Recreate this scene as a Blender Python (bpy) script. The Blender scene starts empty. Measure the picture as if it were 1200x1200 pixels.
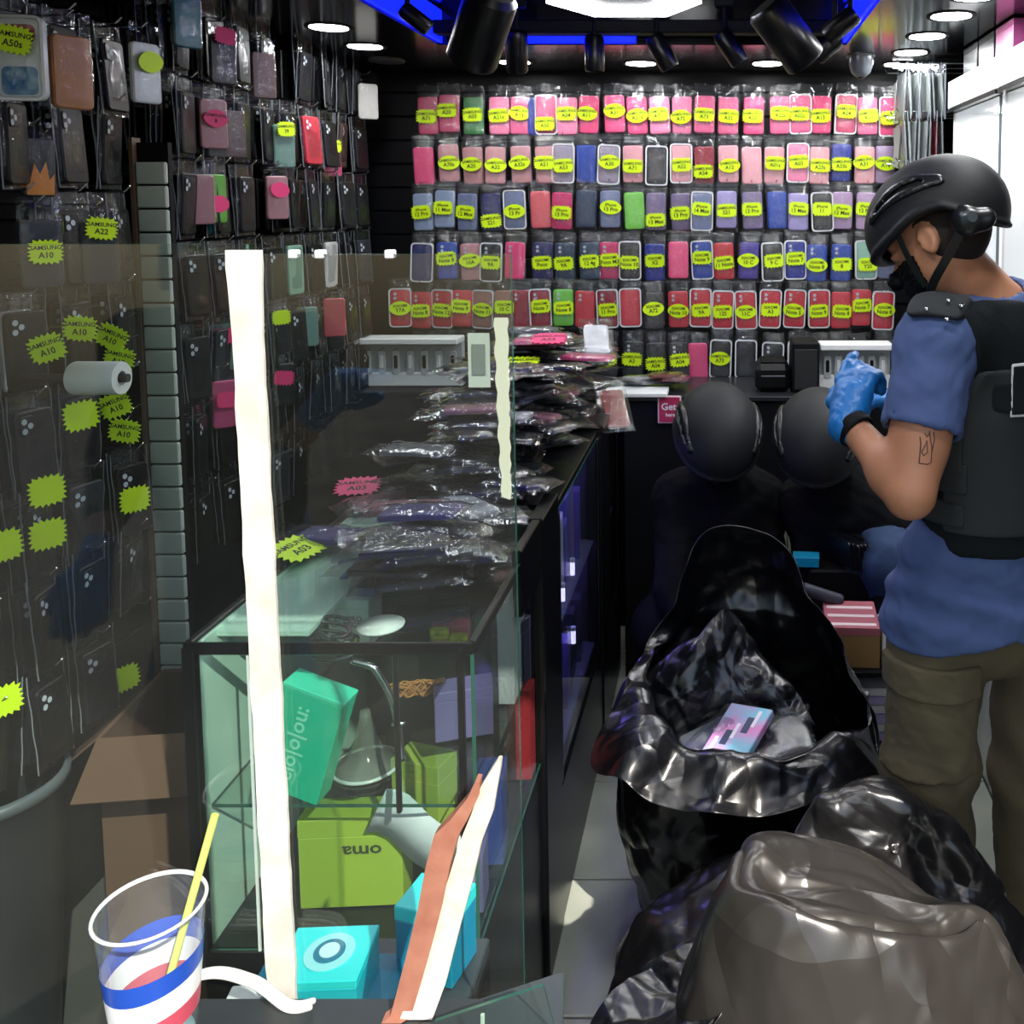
import bpy, math, random
import numpy as np
from mathutils import Vector, Matrix
from math import pi, sin, cos, radians as R

# ---------------------------------------------------------------- camera, world, sun, exposure
SC = bpy.context.scene
COL = SC.collection
CAM_H, FOC, PX0, PY0, PITCH = 1.68, 1100.0, 850.0, 328.0, 0.08
cd = bpy.data.cameras.new('camera')
cam = bpy.data.objects.new('camera', cd); COL.objects.link(cam)
cam.location = (0, 0, CAM_H)
cam.rotation_euler = (pi/2 - PITCH, 0, 0)
cd.sensor_width = 36; cd.lens = 36*FOC/1200
cd.shift_x = (600-PX0)/1200; cd.shift_y = -(600-PY0)/1200
cd.clip_start = 0.02; cd.clip_end = 100
SC.camera = cam
SC.view_settings.view_transform = 'Standard'; SC.view_settings.look = 'None'
SC.view_settings.gamma = 1.0; SC.view_settings.exposure = 0.3
SC.view_settings.use_curve_mapping = False
SC.cycles.transparent_max_bounces = 24
SC.cycles.max_bounces = 8
SC.cycles.caustics_reflective = False
SC.cycles.caustics_refractive = False
SC.cycles.sample_clamp_indirect = 4.0
SC.cycles.use_denoising = True

w = bpy.data.worlds.new('sky'); SC.world = w; w.use_nodes = True
nt = w.node_tree; bg = nt.nodes['Background']
sk = nt.nodes.new('ShaderNodeTexSky'); sk.sky_type = 'NISHITA'; sk.sun_disc = False
sk.sun_elevation = R(52); sk.sun_rotation = R(200); sk.air_density = 1.2; sk.dust_density = 1.5
nt.links.new(sk.outputs[0], bg.inputs[0]); bg.inputs[1].default_value = 0.17

SUN_DIR = Vector((-0.60, 0.85, -0.85)).normalized()      # the way the light travels
sl = bpy.data.lights.new('sun', 'SUN'); sl.energy = 5.0; sl.angle = R(0.6); sl.color = (1.0, .93, .82)
so = bpy.data.objects.new('sun', sl); COL.objects.link(so)
so.rotation_euler = SUN_DIR.to_track_quat('-Z', 'Y').to_euler(); so.location = (-2, -4, 6)

RND = random.Random(7)
NR = np.random.RandomState(11)

def at(px, py, Y):
    """point seen at photo pixel px,py at depth Y in front of the camera"""
    xc = (px-PX0)/FOC; yc = -(py-PY0)/FOC
    s, c = sin(PITCH), cos(PITCH)
    dy = c + yc*s; dz = -s + yc*c
    k = Y/dy
    return Vector((xc*k, Y, CAM_H + dz*k))

# ---------------------------------------------------------------- materials
def lin(c):
    return tuple((v/12.92 if v <= .04045 else ((v+.055)/1.055)**2.4) for v in [x/255 for x in c])
MATS = {}
def mat(name, rgb, rough=.5, metal=0, spec=.5, bump=None, coat=0, emit=0, vary=None, sss=0, trans=0, alpha=1):
    if name in MATS: return MATS[name]
    m = bpy.data.materials.new(name); m.use_nodes = True; MATS[name] = m
    t = m.node_tree; b = t.nodes['Principled BSDF']
    c = lin(rgb)
    b.inputs['Base Color'].default_value = (*c, 1)
    b.inputs['Roughness'].default_value = rough
    b.inputs['Metallic'].default_value = metal
    b.inputs['Specular IOR Level'].default_value = spec
    b.inputs['Coat Weight'].default_value = coat
    b.inputs['Coat Roughness'].default_value = .08
    if emit:
        b.inputs['Emission Color'].default_value = (*c, 1); b.inputs['Emission Strength'].default_value = emit
    if trans: b.inputs['Transmission Weight'].default_value = trans
    co = None
    if bump or vary:
        co = t.nodes.new('ShaderNodeTexCoord')
    if bump:
        kind, scale, stren = bump[:3]; dist = bump[3] if len(bump) > 3 else .002
        if kind == 'noise':
            n = t.nodes.new('ShaderNodeTexNoise'); n.inputs['Scale'].default_value = scale; n.inputs['Detail'].default_value = 5
            out = n.outputs['Fac']
        elif kind == 'crease':
            n0 = t.nodes.new('ShaderNodeTexNoise'); n0.inputs['Scale'].default_value = scale*.6; n0.inputs['Detail'].default_value = 3
            mx = t.nodes.new('ShaderNodeVectorMath'); mx.operation = 'MULTIPLY_ADD'
            mx.inputs[1].default_value = (.12, .12, .12)
            t.links.new(co.outputs['Object'], n0.inputs['Vector'])
            t.links.new(n0.outputs['Color'], mx.inputs[0]); t.links.new(co.outputs['Object'], mx.inputs[2])
            n = t.nodes.new('ShaderNodeTexVoronoi'); n.feature = 'F1'; n.inputs['Scale'].default_value = scale
            n.inputs['Detail'].default_value = 2.5
            t.links.new(mx.outputs[0], n.inputs['Vector'])
            out = n.outputs['Distance']
        elif kind == 'folds':
            outs = []
            for q, (sc_, ds) in enumerate(((scale, 7), (scale*1.7, 5), (scale*.6, 9))):
                n = t.nodes.new('ShaderNodeTexWave'); n.wave_profile = 'TRI'; n.bands_direction = 'XYZ'[q] if q < 3 else 'DIAGONAL'
                n.inputs['Scale'].default_value = sc_; n.inputs['Distortion'].default_value = ds; n.inputs['Detail'].default_value = 2.5
                n.inputs['Detail Scale'].default_value = 1.2; n.inputs['Detail Roughness'].default_value = .6
                t.links.new(co.outputs['Object'], n.inputs['Vector']); outs.append(n.outputs['Fac'])
            a1 = t.nodes.new('ShaderNodeMath'); a1.operation = 'MULTIPLY'; t.links.new(outs[0], a1.inputs[0]); t.links.new(outs[1], a1.inputs[1])
            a2 = t.nodes.new('ShaderNodeMath'); a2.operation = 'ADD'; t.links.new(a1.outputs[0], a2.inputs[0]); t.links.new(outs[2], a2.inputs[1])
            out = a2.outputs[0]
        elif kind == 'weave':
            n = t.nodes.new('ShaderNodeTexWave'); n.inputs['Scale'].default_value = scale; n.inputs['Distortion'].default_value = 2
            out = n.outputs['Fac']
        if kind not in ('crease', 'folds'): t.links.new(co.outputs['Object'], n.inputs['Vector'])
        bp = t.nodes.new('ShaderNodeBump'); bp.inputs['Strength'].default_value = stren; bp.inputs['Distance'].default_value = dist
        t.links.new(out, bp.inputs['Height']); t.links.new(bp.outputs[0], b.inputs['Normal'])
    if vary:
        rgb2, scale = vary[:2]
        n = t.nodes.new('ShaderNodeTexNoise'); n.inputs['Scale'].default_value = scale; n.inputs['Detail'].default_value = 4
        t.links.new(co.outputs['Object'], n.inputs['Vector'])
        cr = t.nodes.new('ShaderNodeValToRGB')
        cr.color_ramp.elements[0].position = .35; cr.color_ramp.elements[1].position = .65
        cr.color_ramp.elements[0].color = (*c, 1); cr.color_ramp.elements[1].color = (*lin(rgb2), 1)
        t.links.new(n.outputs['Fac'], cr.inputs[0]); t.links.new(cr.outputs[0], b.inputs['Base Color'])
    return m

def glass_mat(name, tint, dust=.03, dustcol=(190, 195, 190), rough=.02, ior=1.45, dust_scale=5, wrinkle=None, base_refl=0.0):
    """thin pane or film: transparent + mirror by Fresnel + a little dust"""
    if name in MATS: return MATS[name]
    m = bpy.data.materials.new(name); m.use_nodes = True; MATS[name] = m
    t = m.node_tree; t.nodes.remove(t.nodes['Principled BSDF']); out = t.nodes['Material Output']
    N = t.nodes.new; L = t.links.new
    tr = N('ShaderNodeBsdfTransparent'); tr.inputs[0].default_value = (*tint, 1)
    gl = N('ShaderNodeBsdfGlossy'); gl.inputs['Roughness'].default_value = rough; gl.inputs['Color'].default_value = (1, 1, 1, 1)
    fr = N('ShaderNodeFresnel'); ge = N('ShaderNodeNewGeometry'); mi = N('ShaderNodeMapRange')   # same Fresnel on both faces of the sheet
    mi.inputs[3].default_value = ior; mi.inputs[4].default_value = 1/ior
    L(ge.outputs['Backfacing'], mi.inputs[0]); L(mi.outputs[0], fr.inputs['IOR'])
    fac = fr.outputs[0]
    if base_refl:
        ad = N('ShaderNodeMath'); ad.operation = 'ADD'; ad.inputs[1].default_value = base_refl; ad.use_clamp = True
        L(fac, ad.inputs[0]); fac = ad.outputs[0]
    mx = N('ShaderNodeMixShader'); L(fac, mx.inputs[0]); L(tr.outputs[0], mx.inputs[1]); L(gl.outputs[0], mx.inputs[2])
    last = mx
    tc = N('ShaderNodeTexCoord')
    if dust:
        df = N('ShaderNodeBsdfDiffuse'); df.inputs[0].default_value = (*lin(dustcol), 1)
        n = N('ShaderNodeTexNoise'); n.inputs['Scale'].default_value = dust_scale; n.inputs['Detail'].default_value = 6
        L(tc.outputs['Object'], n.inputs['Vector'])
        mr = N('ShaderNodeMapRange'); mr.inputs[1].default_value = .35; mr.inputs[2].default_value = .75
        mr.inputs[3].default_value = dust*.35; mr.inputs[4].default_value = dust*2
        L(n.outputs['Fac'], mr.inputs[0])
        m2 = N('ShaderNodeMixShader'); L(mr.outputs[0], m2.inputs[0]); L(mx.outputs[0], m2.inputs[1]); L(df.outputs[0], m2.inputs[2])
        last = m2
    if wrinkle:
        n = N('ShaderNodeTexNoise'); n.inputs['Scale'].default_value = wrinkle[0]; n.inputs['Detail'].default_value = 3; n.inputs['Distortion'].default_value = 1.5
        L(tc.outputs['Object'], n.inputs['Vector'])
        bp = N('ShaderNodeBump'); bp.inputs['Strength'].default_value = wrinkle[1]; bp.inputs['Distance'].default_value = .004
        L(n.outputs['Fac'], bp.inputs['Height']); L(bp.outputs[0], gl.inputs['Normal']); L(bp.outputs[0], fr.inputs['Normal'])
    L(last.outputs[0], out.inputs['Surface'])
    return m

M_BLACK = mat('black_gloss', (9, 10, 13), .3, spec=.4)
M_BLACKM = mat('black_matt', (6, 7, 11), .65, spec=.2)
M_CEIL = mat('ceiling_black', (14, 15, 20), .14, bump=('noise', 2.2, .15, .01))
M_WHITE = mat('white_paint', (232, 235, 236), .4)
M_WHITEG = mat('white_acrylic', (215, 240, 228), .25)
M_CHROME = mat('chrome', (200, 200, 205), .25, metal=1)
M_LAMP = mat('lamp_white', (255, 255, 255), .5, emit=75)
M_HEX = mat('lamp_hexagon', (250, 252, 255), .5, emit=17)
M_BLUE = mat('blue_led', (12, 30, 255), .5, emit=1.1)
M_TAGY = mat('tag_yellow', (205, 240, 0), .55)
M_TAGP = mat('tag_pink', (238, 60, 125), .55)
M_INK = mat('ink', (22, 28, 10), .6)
M_FILM = glass_mat('clear_film', (.95, .95, .96), dust=.03, dustcol=(210, 215, 225), rough=.1, ior=1.5, dust_scale=40, wrinkle=(45, .9), base_refl=.03)
M_FILM2 = glass_mat('clear_film_smoky', (.84, .85, .87), dust=.002, dustcol=(160, 170, 180), rough=.1, ior=1.38, dust_scale=30, wrinkle=(30, .9))
M_PANE = glass_mat('screen_glass', (.91, .95, .935), dust=.011, dustcol=(170, 176, 168), rough=.01, ior=1.5, dust_scale=3.2, base_refl=.0)
M_CASEG = glass_mat('case_glass', (.90, .95, .93), dust=.003, dustcol=(190, 200, 195), rough=.01, ior=1.5, dust_scale=6)
M_GEDGE = mat('glass_edge', (40, 92, 78), .2, spec=.8)

# ---------------------------------------------------------------- builders
def tagit(o, label=None, cat=None, group=None, kind=None):
    if label: o['label'] = label
    if cat: o['category'] = cat
    if group: o['group'] = group
    if kind: o['kind'] = kind
    return o
def thing(name, label, cat, loc=(0, 0, 0), rot=(0, 0, 0), group=None):
    o = bpy.data.objects.new(name, None); COL.objects.link(o); o.empty_display_size = .02
    o.location = loc; o.rotation_euler = rot
    return tagit(o, label, cat, group)
def link(name, me, parent=None, loc=None, rot=None, label=None):
    o = bpy.data.objects.new(name, me); COL.objects.link(o)
    if parent is not None: o.parent = parent
    if loc is not None: o.location = loc
    if rot is not None: o.rotation_euler = rot
    if label: o['label'] = label
    return o
def mesh(name, V, F, mats, smooth=False, fm=None):
    me = bpy.data.meshes.new(name)
    me.from_pydata([tuple(v) for v in V], [], [tuple(f) for f in F])
    for m in (mats if isinstance(mats, (list, tuple)) else [mats]): me.materials.append(m)
    if fm is not None: me.polygons.foreach_set('material_index', fm)
    if smooth is True: me.polygons.foreach_set('use_smooth', [True]*len(me.polygons))
    elif smooth:
        me.polygons.foreach_set('use_smooth', [True]*len(me.polygons)); me.set_sharp_from_angle(angle=R(smooth))
    me.update()
    return me

class MB:
    """collects simple shapes into one mesh"""
    def __init__(s): s.V = []; s.F = []; s.M = []; s.mi = 0
    def add(s, V, F):
        b = len(s.V); s.V += [tuple(v) for v in V]; s.F += [tuple(i+b for i in f) for f in F]; s.M += [s.mi]*len(F); return s
    def box(s, x0, x1, y0, y1, z0, z1, T=None, bev=0):
        if bev:
            b = min(bev, (x1-x0)*.45, (y1-y0)*.45, (z1-z0)*.45)
            V = []; F = []
            idx = {}
            for ax in range(3):
                for sg in (0, 1):
                    for u in (0, 1):
                        for v in (0, 1):
                            c = [0, 0, 0]; lo = (x0, y0, z0); hi = (x1, y1, z1)
                            a1, a2 = (ax+1) % 3, (ax+2) % 3
                            c[ax] = (lo, hi)[sg][ax]
                            c[a1] = lo[a1]+b if u == 0 else hi[a1]-b
                            c[a2] = lo[a2]+b if v == 0 else hi[a2]-b
                            k = [0, 0, 0]; k[ax] = sg; k[a1] = u; k[a2] = v
                            idx[(ax, tuple(k))] = len(V); V.append(c)
            for ax in range(3):
                a1, a2 = (ax+1) % 3, (ax+2) % 3
                for sg in (0, 1):
                    q = []
                    for u, v in ((0, 0), (1, 0), (1, 1), (0, 1)):
                        k = [0, 0, 0]; k[ax] = sg; k[a1] = u; k[a2] = v; q.append(idx[(ax, tuple(k))])
                    F.append(q if sg else q[::-1])
                for u in (0, 1):
                    for v in (0, 1):      # edge along ax between faces a1 and a2
                        k0 = [0, 0, 0]; k0[a1] = u; k0[a2] = v; k1 = list(k0); k1[ax] = 1
                        q = [idx[(a1, tuple(k0))], idx[(a1, tuple(k1))], idx[(a2, tuple(k1))], idx[(a2, tuple(k0))]]
                        F.append(q if u == v else q[::-1])
            for k in [(i, j, l) for i in (0, 1) for j in (0, 1) for l in (0, 1)]:
                q = [idx[(0, k)], idx[(1, k)], idx[(2, k)]]
                F.append(q if (sum(k) % 2) else q[::-1])
        else:
            V = [(x, y, z) for x in (x0, x1) for y in (y0, y1) for z in (z0, z1)]
            F = [(0, 1, 3, 2), (4, 6, 7, 5), (0, 4, 5, 1), (2, 3, 7, 6), (0, 2, 6, 4), (1, 5, 7, 3)]
        if T is not None: V = [T @ Vector(v) for v in V]
        return s.add(V, F)
    def tube(s, pts, r, n=8, cap=True, r2=None):
        pts = [Vector(p) for p in pts]; V = []; F = []
        up = Vector((0, 0, 1))
        prev = None
        for i, p in enumerate(pts):
            d = (pts[min(i+1, len(pts)-1)]-pts[max(i-1, 0)]).normalized()
            if prev is None:
                a = d.cross(up); a = a if a.length > .1 else d.cross(Vector((1, 0, 0)))
            else: a = prev - d*prev.dot(d)
            a.normalize(); b = d.cross(a); prev = a
            rr = r if r2 is None else r + (r2-r)*i/(len(pts)-1)
            for k in range(n):
                t = 2*pi*k/n; V.append(p + (a*cos(t)+b*sin(t))*rr)
        for i in range(len(pts)-1):
            for k in range(n):
                F.append((i*n+k, i*n+(k+1) % n, (i+1)*n+(k+1) % n, (i+1)*n+k))
        if cap:
            F.append(tuple(range(n))[::-1]); F.append(tuple((len(pts)-1)*n+k for k in range(n)))
        return s.add(V, F)
    def lathe(s, prof, n=24, c=(0, 0, 0), T=None):
        V = []; F = []
        for (r, z) in prof:
            for k in range(n):
                V.append(Vector((c[0]+r*cos(2*pi*k/n), c[1]+r*sin(2*pi*k/n), c[2]+z)))
        for i in range(len(prof)-1):
            for k in range(n): F.append((i*n+k, i*n+(k+1) % n, (i+1)*n+(k+1) % n, (i+1)*n+k))
        if T is not None: V = [T @ v for v in V]
        return s.add(V, F)
    def prism(s, poly, t0, t1, T=None):
        """polygon in xz extruded along y from t0 to t1"""
        n = len(poly); V = [(x, t0, z) for x, z in poly]+[(x, t1, z) for x, z in poly]
        F = [tuple(range(n)), tuple(range(2*n-1, n-1, -1))]+[(i, i+n, (i+1) % n+n, (i+1) % n) for i in range(n)]
        if T is not None: V = [T @ Vector(v) for v in V]
        return s.add(V, F)
    def mesh(s, name, mats, smooth=False): return mesh(name, s.V, s.F, mats, smooth, s.M if any(s.M) else None)
    def obj(s, name, mats, parent=None, smooth=False, loc=None, rot=None, label=None):
        return link(name, s.mesh(name, mats, smooth), parent, loc, rot, label)
def struct(o): o['kind'] = 'structure'; return o

def rrect(w, h, r, n=4, cx=0, cz=0):
    P = []
    for qx, qz, a0 in ((1, 1, 0), (-1, 1, 90), (-1, -1, 180), (1, -1, 270)):
        for i in range(n+1):
            a = R(a0+90*i/n); P.append((cx+qx*(w/2-r)+r*cos(a), cz+qz*(h/2-r)+r*sin(a)))
    return P
def slab(mb, w, h, t, r, ch, cz=0, y0=0, cx=0, n=4, T=None):
    """rounded slab in xz, front face at y0-t (facing -y), back at y0"""
    A = rrect(w, h, r, n, cx, cz); B = rrect(w-2*ch, h-2*ch, max(r-ch, .001), n, cx, cz); k = len(A)
    V = [(x, y0, z) for x, z in A]+[(x, y0-t+ch, z) for x, z in A]+[(x, y0-t, z) for x, z in B]
    F = [tuple(range(k-1, -1, -1)), tuple(range(2*k, 3*k))]
    for j in (0, 1):
        for i in range(k):
            F.append((j*k+i, j*k+(i+1) % k, (j+1)*k+(i+1) % k, (j+1)*k+i))
    F = [f[::-1] for f in F]
    if T is not None: V = [T @ Vector(v) for v in V]
    mb.add(V, F)
TXT = {}
def text_geo(s, size, bold=False):
    """flat glyph triangles of a string centred on 0, in xz"""
    key = (s, size)
    if key in TXT: return TXT[key]
    c = bpy.data.curves.new('t', 'FONT'); c.body = s; c.size = size; c.align_x = 'CENTER'; c.align_y = 'CENTER'
    c.resolution_u = 2; c.offset = size*.02 if bold else 0; c.space_line = .8
    o = bpy.data.objects.new('t', c); COL.objects.link(o)
    dg = bpy.context.evaluated_depsgraph_get()
    me = o.evaluated_get(dg).to_mesh()
    V = [(v.co.x, v.co.y) for v in me.vertices]; F = [tuple(p.vertices) for p in me.polygons]
    o.evaluated_get(dg).to_mesh_clear(); bpy.data.objects.remove(o); bpy.data.curves.remove(c)
    TXT[key] = (V, F); return TXT[key]
def put_text(mb, s, size, y, cx=0, cz=0, rot=0, sx=1, bold=True):
    V, F = text_geo(s, size, bold)
    ca, sa = cos(rot), sin(rot)
    mb.add([(cx+(x*sx*ca-z*sa), y, cz+(x*sx*sa+z*ca)) for x, z in V], F)

# ---------------------------------------------------------------- implicit surfaces (bodies, cloth, helmets)
def surface_nets(f, lo, hs):
    nx, ny, nz = f.shape
    s = f < 0
    cn = [(i, j, k) for i in (0, 1) for j in (0, 1) for k in (0, 1)]
    cnt = np.zeros((nx-1, ny-1, nz-1), np.int8)
    for i, j, k in cn: cnt += s[i:nx-1+i, j:ny-1+j, k:nz-1+k]
    act = (cnt > 0) & (cnt < 8)
    I = np.argwhere(act); idx = -np.ones(act.shape, np.int64); idx[act] = np.arange(len(I))
    acc = np.zeros((len(I), 3)); m = np.zeros(len(I))
    for a in range(8):
        for b in range(a+1, 8):
            ca, cb = cn[a], cn[b]
            if sum(abs(ca[q]-cb[q]) for q in range(3)) != 1: continue
            fa = f[I[:, 0]+ca[0], I[:, 1]+ca[1], I[:, 2]+ca[2]]; fb = f[I[:, 0]+cb[0], I[:, 1]+cb[1], I[:, 2]+cb[2]]
            x = (fa < 0) != (fb < 0)
            t = np.where(x, fa/np.where(x, fa-fb, 1), 0)
            p = np.array(ca)[None]*(1-t)[:, None]+np.array(cb)[None]*t[:, None]
            acc += p*x[:, None]; m += x
    V = (I+acc/m[:, None])*hs+np.array(lo)
    Fs = []
    for ax in range(3):
        a1, a2 = (ax+1) % 3, (ax+2) % 3
        sh = [slice(None)]*3; sh2 = [slice(None)]*3
        sh[ax] = slice(0, -1); sh2[ax] = slice(1, None)
        ch = s[tuple(sh)] != s[tuple(sh2)]
        E = np.argwhere(ch)
        ok = (E[:, a1] > 0) & (E[:, a2] > 0) & (E[:, a1] < f.shape[a1]-1) & (E[:, a2] < f.shape[a2]-1)
        E = E[ok]
        q = []
        for (u, v) in ((1, 1), (0, 1), (0, 0), (1, 0)):
            C = E.copy(); C[:, a1] -= u; C[:, a2] -= v
            q.append(idx[C[:, 0], C[:, 1], C[:, 2]])
        q = np.stack(q, 1)
        fl = s[E[:, 0], E[:, 1], E[:, 2]]
        q[~fl] = q[~fl][:, ::-1]
        Fs.append(q)
    return V, np.concatenate(Fs)
def sdf_obj(name, fn, lo, hi, hs, m, parent=None, label=None, smooth=True):
    lo = np.array(lo, float); hi = np.array(hi, float)
    n = np.ceil((hi-lo)/hs).astype(int)+1
    g = np.stack(np.meshgrid(*[lo[i]+hs*np.arange(n[i]) for i in range(3)], indexing='ij'), -1).reshape(-1, 3).astype(np.float32)
    f = fn(g).reshape(n)
    f[0] = f[-1] = 1; f[:, 0] = f[:, -1] = 1; f[:, :, 0] = f[:, :, -1] = 1
    V, F = surface_nets(f, lo, hs)
    me = mesh(name, V.tolist(), F.tolist(), m, smooth)
    return link(name, me, parent, label=label)
def A3(v): return np.array(v, np.float32)
def s_cone(p, a, b, ra, rb):
    a = A3(a); b = A3(b); ba = b-a; l2 = float(ba@ba)
    t = np.clip(((p-a)@ba)/l2, 0, 1)
    return np.linalg.norm(p-a-t[:, None]*ba, axis=1)-(ra+(rb-ra)*t)
def s_ell(p, c, r, M=None):
    q = p-A3(c)
    if M is not None: q = q@np.array(M, np.float32)          # columns of M are the local axes
    r = A3(r); k0 = np.linalg.norm(q/r, axis=1); k1 = np.linalg.norm(q/(r*r), axis=1)
    return k0*(k0-1)/np.maximum(k1, 1e-6)
def s_box(p, c, h, M=None, rd=.01):
    q = p-A3(c)
    if M is not None: q = q@np.array(M, np.float32)
    q = np.abs(q)-(A3(h)-rd)
    return np.linalg.norm(np.maximum(q, 0), axis=1)+np.minimum(q.max(axis=1), 0)-rd
def smin(a, b, k=.03):
    h = np.clip(.5+.5*(b-a)/k, 0, 1); return b+(a-b)*h-k*h*(1-h)
def smax(a, b, k=.01): return -smin(-a, -b, k)
def U(k, *d):
    o = d[0]
    for x in d[1:]: o = smin(o, x, k)
    return o
def wob(p, f, seed=0):
    """smooth pseudo noise in about -1..1"""
    r = np.random.RandomState(seed); o = 0
    q = p
    for i in range(3):
        D = r.randn(3, 3).astype(np.float32)
        q = p*f+np.sin((p*f)@D+r.rand(3).astype(np.float32)*6)*.7
        o = o+np.sin(q@r.randn(3).astype(np.float32)*1.3+r.rand()*6)
        f = f*1.7
    return o/3
def axes(fwd, up=(0, 0, 1)):
    """columns: right, forward, up"""
    f = Vector(fwd).normalized(); r = f.cross(Vector(up)).normalized(); u = r.cross(f)
    return np.array([[r[i], f[i], u[i]] for i in range(3)], np.float32)
def folds(P, wl, amp, seed, nd=5):
    """sharp straight creases: triangle waves in random directions, slightly warped"""
    r = np.random.RandomState(seed+900); o = np.zeros(len(P))
    W = np.sin(P@r.randn(3, 3)*(2.2/wl)*.5+r.rand(3)*6)*wl*.35
    for k in range(nd):
        n = r.randn(3); n /= np.linalg.norm(n)
        t = ((P+W)@n)/(wl*r.uniform(.8, 1.9))+r.rand(); o += np.abs((t % 1)-.5)*2
    return amp*(o/nd*2-1)
def crumple(P, n, amp, seed):
    """crease field: cones round random seeds"""
    r = np.random.RandomState(seed); lo = P.min(0); hi = P.max(0)
    S = lo+(hi-lo)*r.rand(n, 3)
    d = np.linalg.norm(P[:, None]-S[None], axis=2)
    d.sort(axis=1)
    size = ((hi-lo).max())/max(n, 1)**.5
    return amp*np.clip((d[:, 1]-d[:, 0])/size, 0, 1.2)
def cr1(a, t):
    """periodic/clamped catmull rom weights"""
    return (-.5*t+t*t-.5*t**3, 1-2.5*t*t+1.5*t**3, .5*t+2*t*t-1.5*t**3, -.5*t*t+.5*t**3)
def patch(net, nu, nv, closed=True):
    """net[i][j]: i along u, j along v"""
    N = np.array([[list(p) for p in row] for row in net], float)
    K, M = N.shape[:2]
    out = np.zeros((nu, nv, 3))
    us = np.arange(nu)/nu*K if closed else np.arange(nu)/(nu-1)*(K-1)
    vs = np.arange(nv)/(nv-1)*(M-1)
    def ax(A, ts, per):
        n = A.shape[0]; r = []
        for t in ts:
            i = int(min(math.floor(t), n-1 if per else n-2)); f = t-i
            ids = [(i+d) % n if per else min(max(i+d, 0), n-1) for d in (-1, 0, 1, 2)]
            wt = cr1(0, f); r.append(sum(wt[q]*A[ids[q]] for q in range(4)))
        return np.array(r)
    B = ax(N, us, closed)
    C = ax(B.transpose(1, 0, 2), vs, False).transpose(1, 0, 2)
    return C
def grid_faces(nu, nv, closed):
    F = []
    for i in range(nu if closed else nu-1):
        for j in range(nv-1):
            a = i*nv+j; b = ((i+1) % nu)*nv+j
            F.append((a, b, b+1, a+1))
    return F
def grid_normals(C, closed):
    du = (np.roll(C, -1, 0)-np.roll(C, 1, 0)) if closed else np.gradient(C, axis=0)
    dv = np.gradient(C, axis=1); n = np.cross(du, dv)
    return n/np.maximum(np.linalg.norm(n, axis=2, keepdims=True), 1e-9)
# ================================================================ THE SETTING
YB = 3.62           # back wall face
XL = -1.55          # left wall face
ZC = 2.18           # soffit height
# floor tiles, each one a part
fl = struct(MB().box(-1.75, 1.3, .2, 3.9, -.06, -.012).obj('floor', mat('grout', (70, 72, 70), .8)))
tm = mat('floor_tile', (196, 200, 188), .18, bump=('noise', 6, .05), vary=((176, 182, 170), 5))
tb = MB().box(-.1975, .1975, -.1975, .1975, -.012, 0, bev=.003).mesh('tile', tm)
for i in range(4):
    for j in range(9):
        link('tile', tb, fl, (-.34+.4*i+.1, .42+.4*j, RND.uniform(-.0006, .0006)))
pv = struct(MB().box(-6, 6, -8, .19, -.1, -.02).obj('pavement', mat('pavement', (96, 88, 78), .9, bump=('noise', 40, .8, .01), vary=((72, 66, 58), 3))))
slm = mat('slat_black', (7, 8, 13), .45, spec=.2)
wb = struct(MB().box(-1.75, 1.3, YB+.012, YB+.1, 0, 2.7).obj('wall_back', M_BLACKM))
sb = MB().box(-1.5, 1.5, -.012, 0, -.043, .043, bev=.003).mesh('slat', slm)
for k in range(14): link('slat', sb, wb, (-.2, YB+.012, 1.07+.09*k))
wl = struct(MB().box(XL-.1, XL-.012, .2, 3.72, 0, 2.7).obj('wall_left', M_BLACKM))
sb = MB().box(0, .012, -1.15, 1.15, -.043, .043, bev=.003).mesh('slat', slm)
for k in range(18): link('slat', sb, wl, (XL-.012, 2.45, .52+.09*k))
wr = struct(MB().box(1.2, 1.3, .2, 3.72, 0, 2.7).obj('wall_right', M_BLACKM))
# ceiling: soffit ring round a raised tray with blue led faces
TX0, TX1, TY0, TY1, ZT = -.90, .38, 1.5, 3.0, 2.30
c = MB()
c.box(-1.75, TX0, .33, 3.9, ZC, 2.6); c.box(TX1, 1.3, .33, 3.9, ZC, 2.6)
c.box(TX0, TX1, TY1, 3.9, ZC, 2.6); c.box(TX0, TX1, .33, TY0, ZC, 2.6); c.box(TX0-.1, TX1+.1, TY0-.1, TY1+.1, ZT, 2.6)
ceil = struct(c.obj('ceiling', M_CEIL))
LEDM = mat('led_diffuser', (8, 24, 255), .5, emit=2.2)
for nm, b in (('a', (TX0, TX0+.012, TY0, TY1, ZC+.006, ZT-.012)), ('b', (TX1-.012, TX1, TY0, TY1, ZC+.006, ZT-.012)), ('c', (TX0+.15, -.28, TY1-.012, TY1, ZC+.004, ZC+.075))):
    link('led_strip', MB().box(*b, bev=.003).mesh('led_strip', LEDM), ceil)
tr = MB()
for x in (-.62, -.32, -.1): tr.box(x-.018, x+.018, TY0+.3, TY1-.02, ZT-.03, ZT, bev=.004)
link('beam', MB().box(TX0, TX1, 2.9, 2.96, ZT-.1, ZT-.06, bev=.004).mesh('beam', M_BLACKM), ceil)

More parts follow.
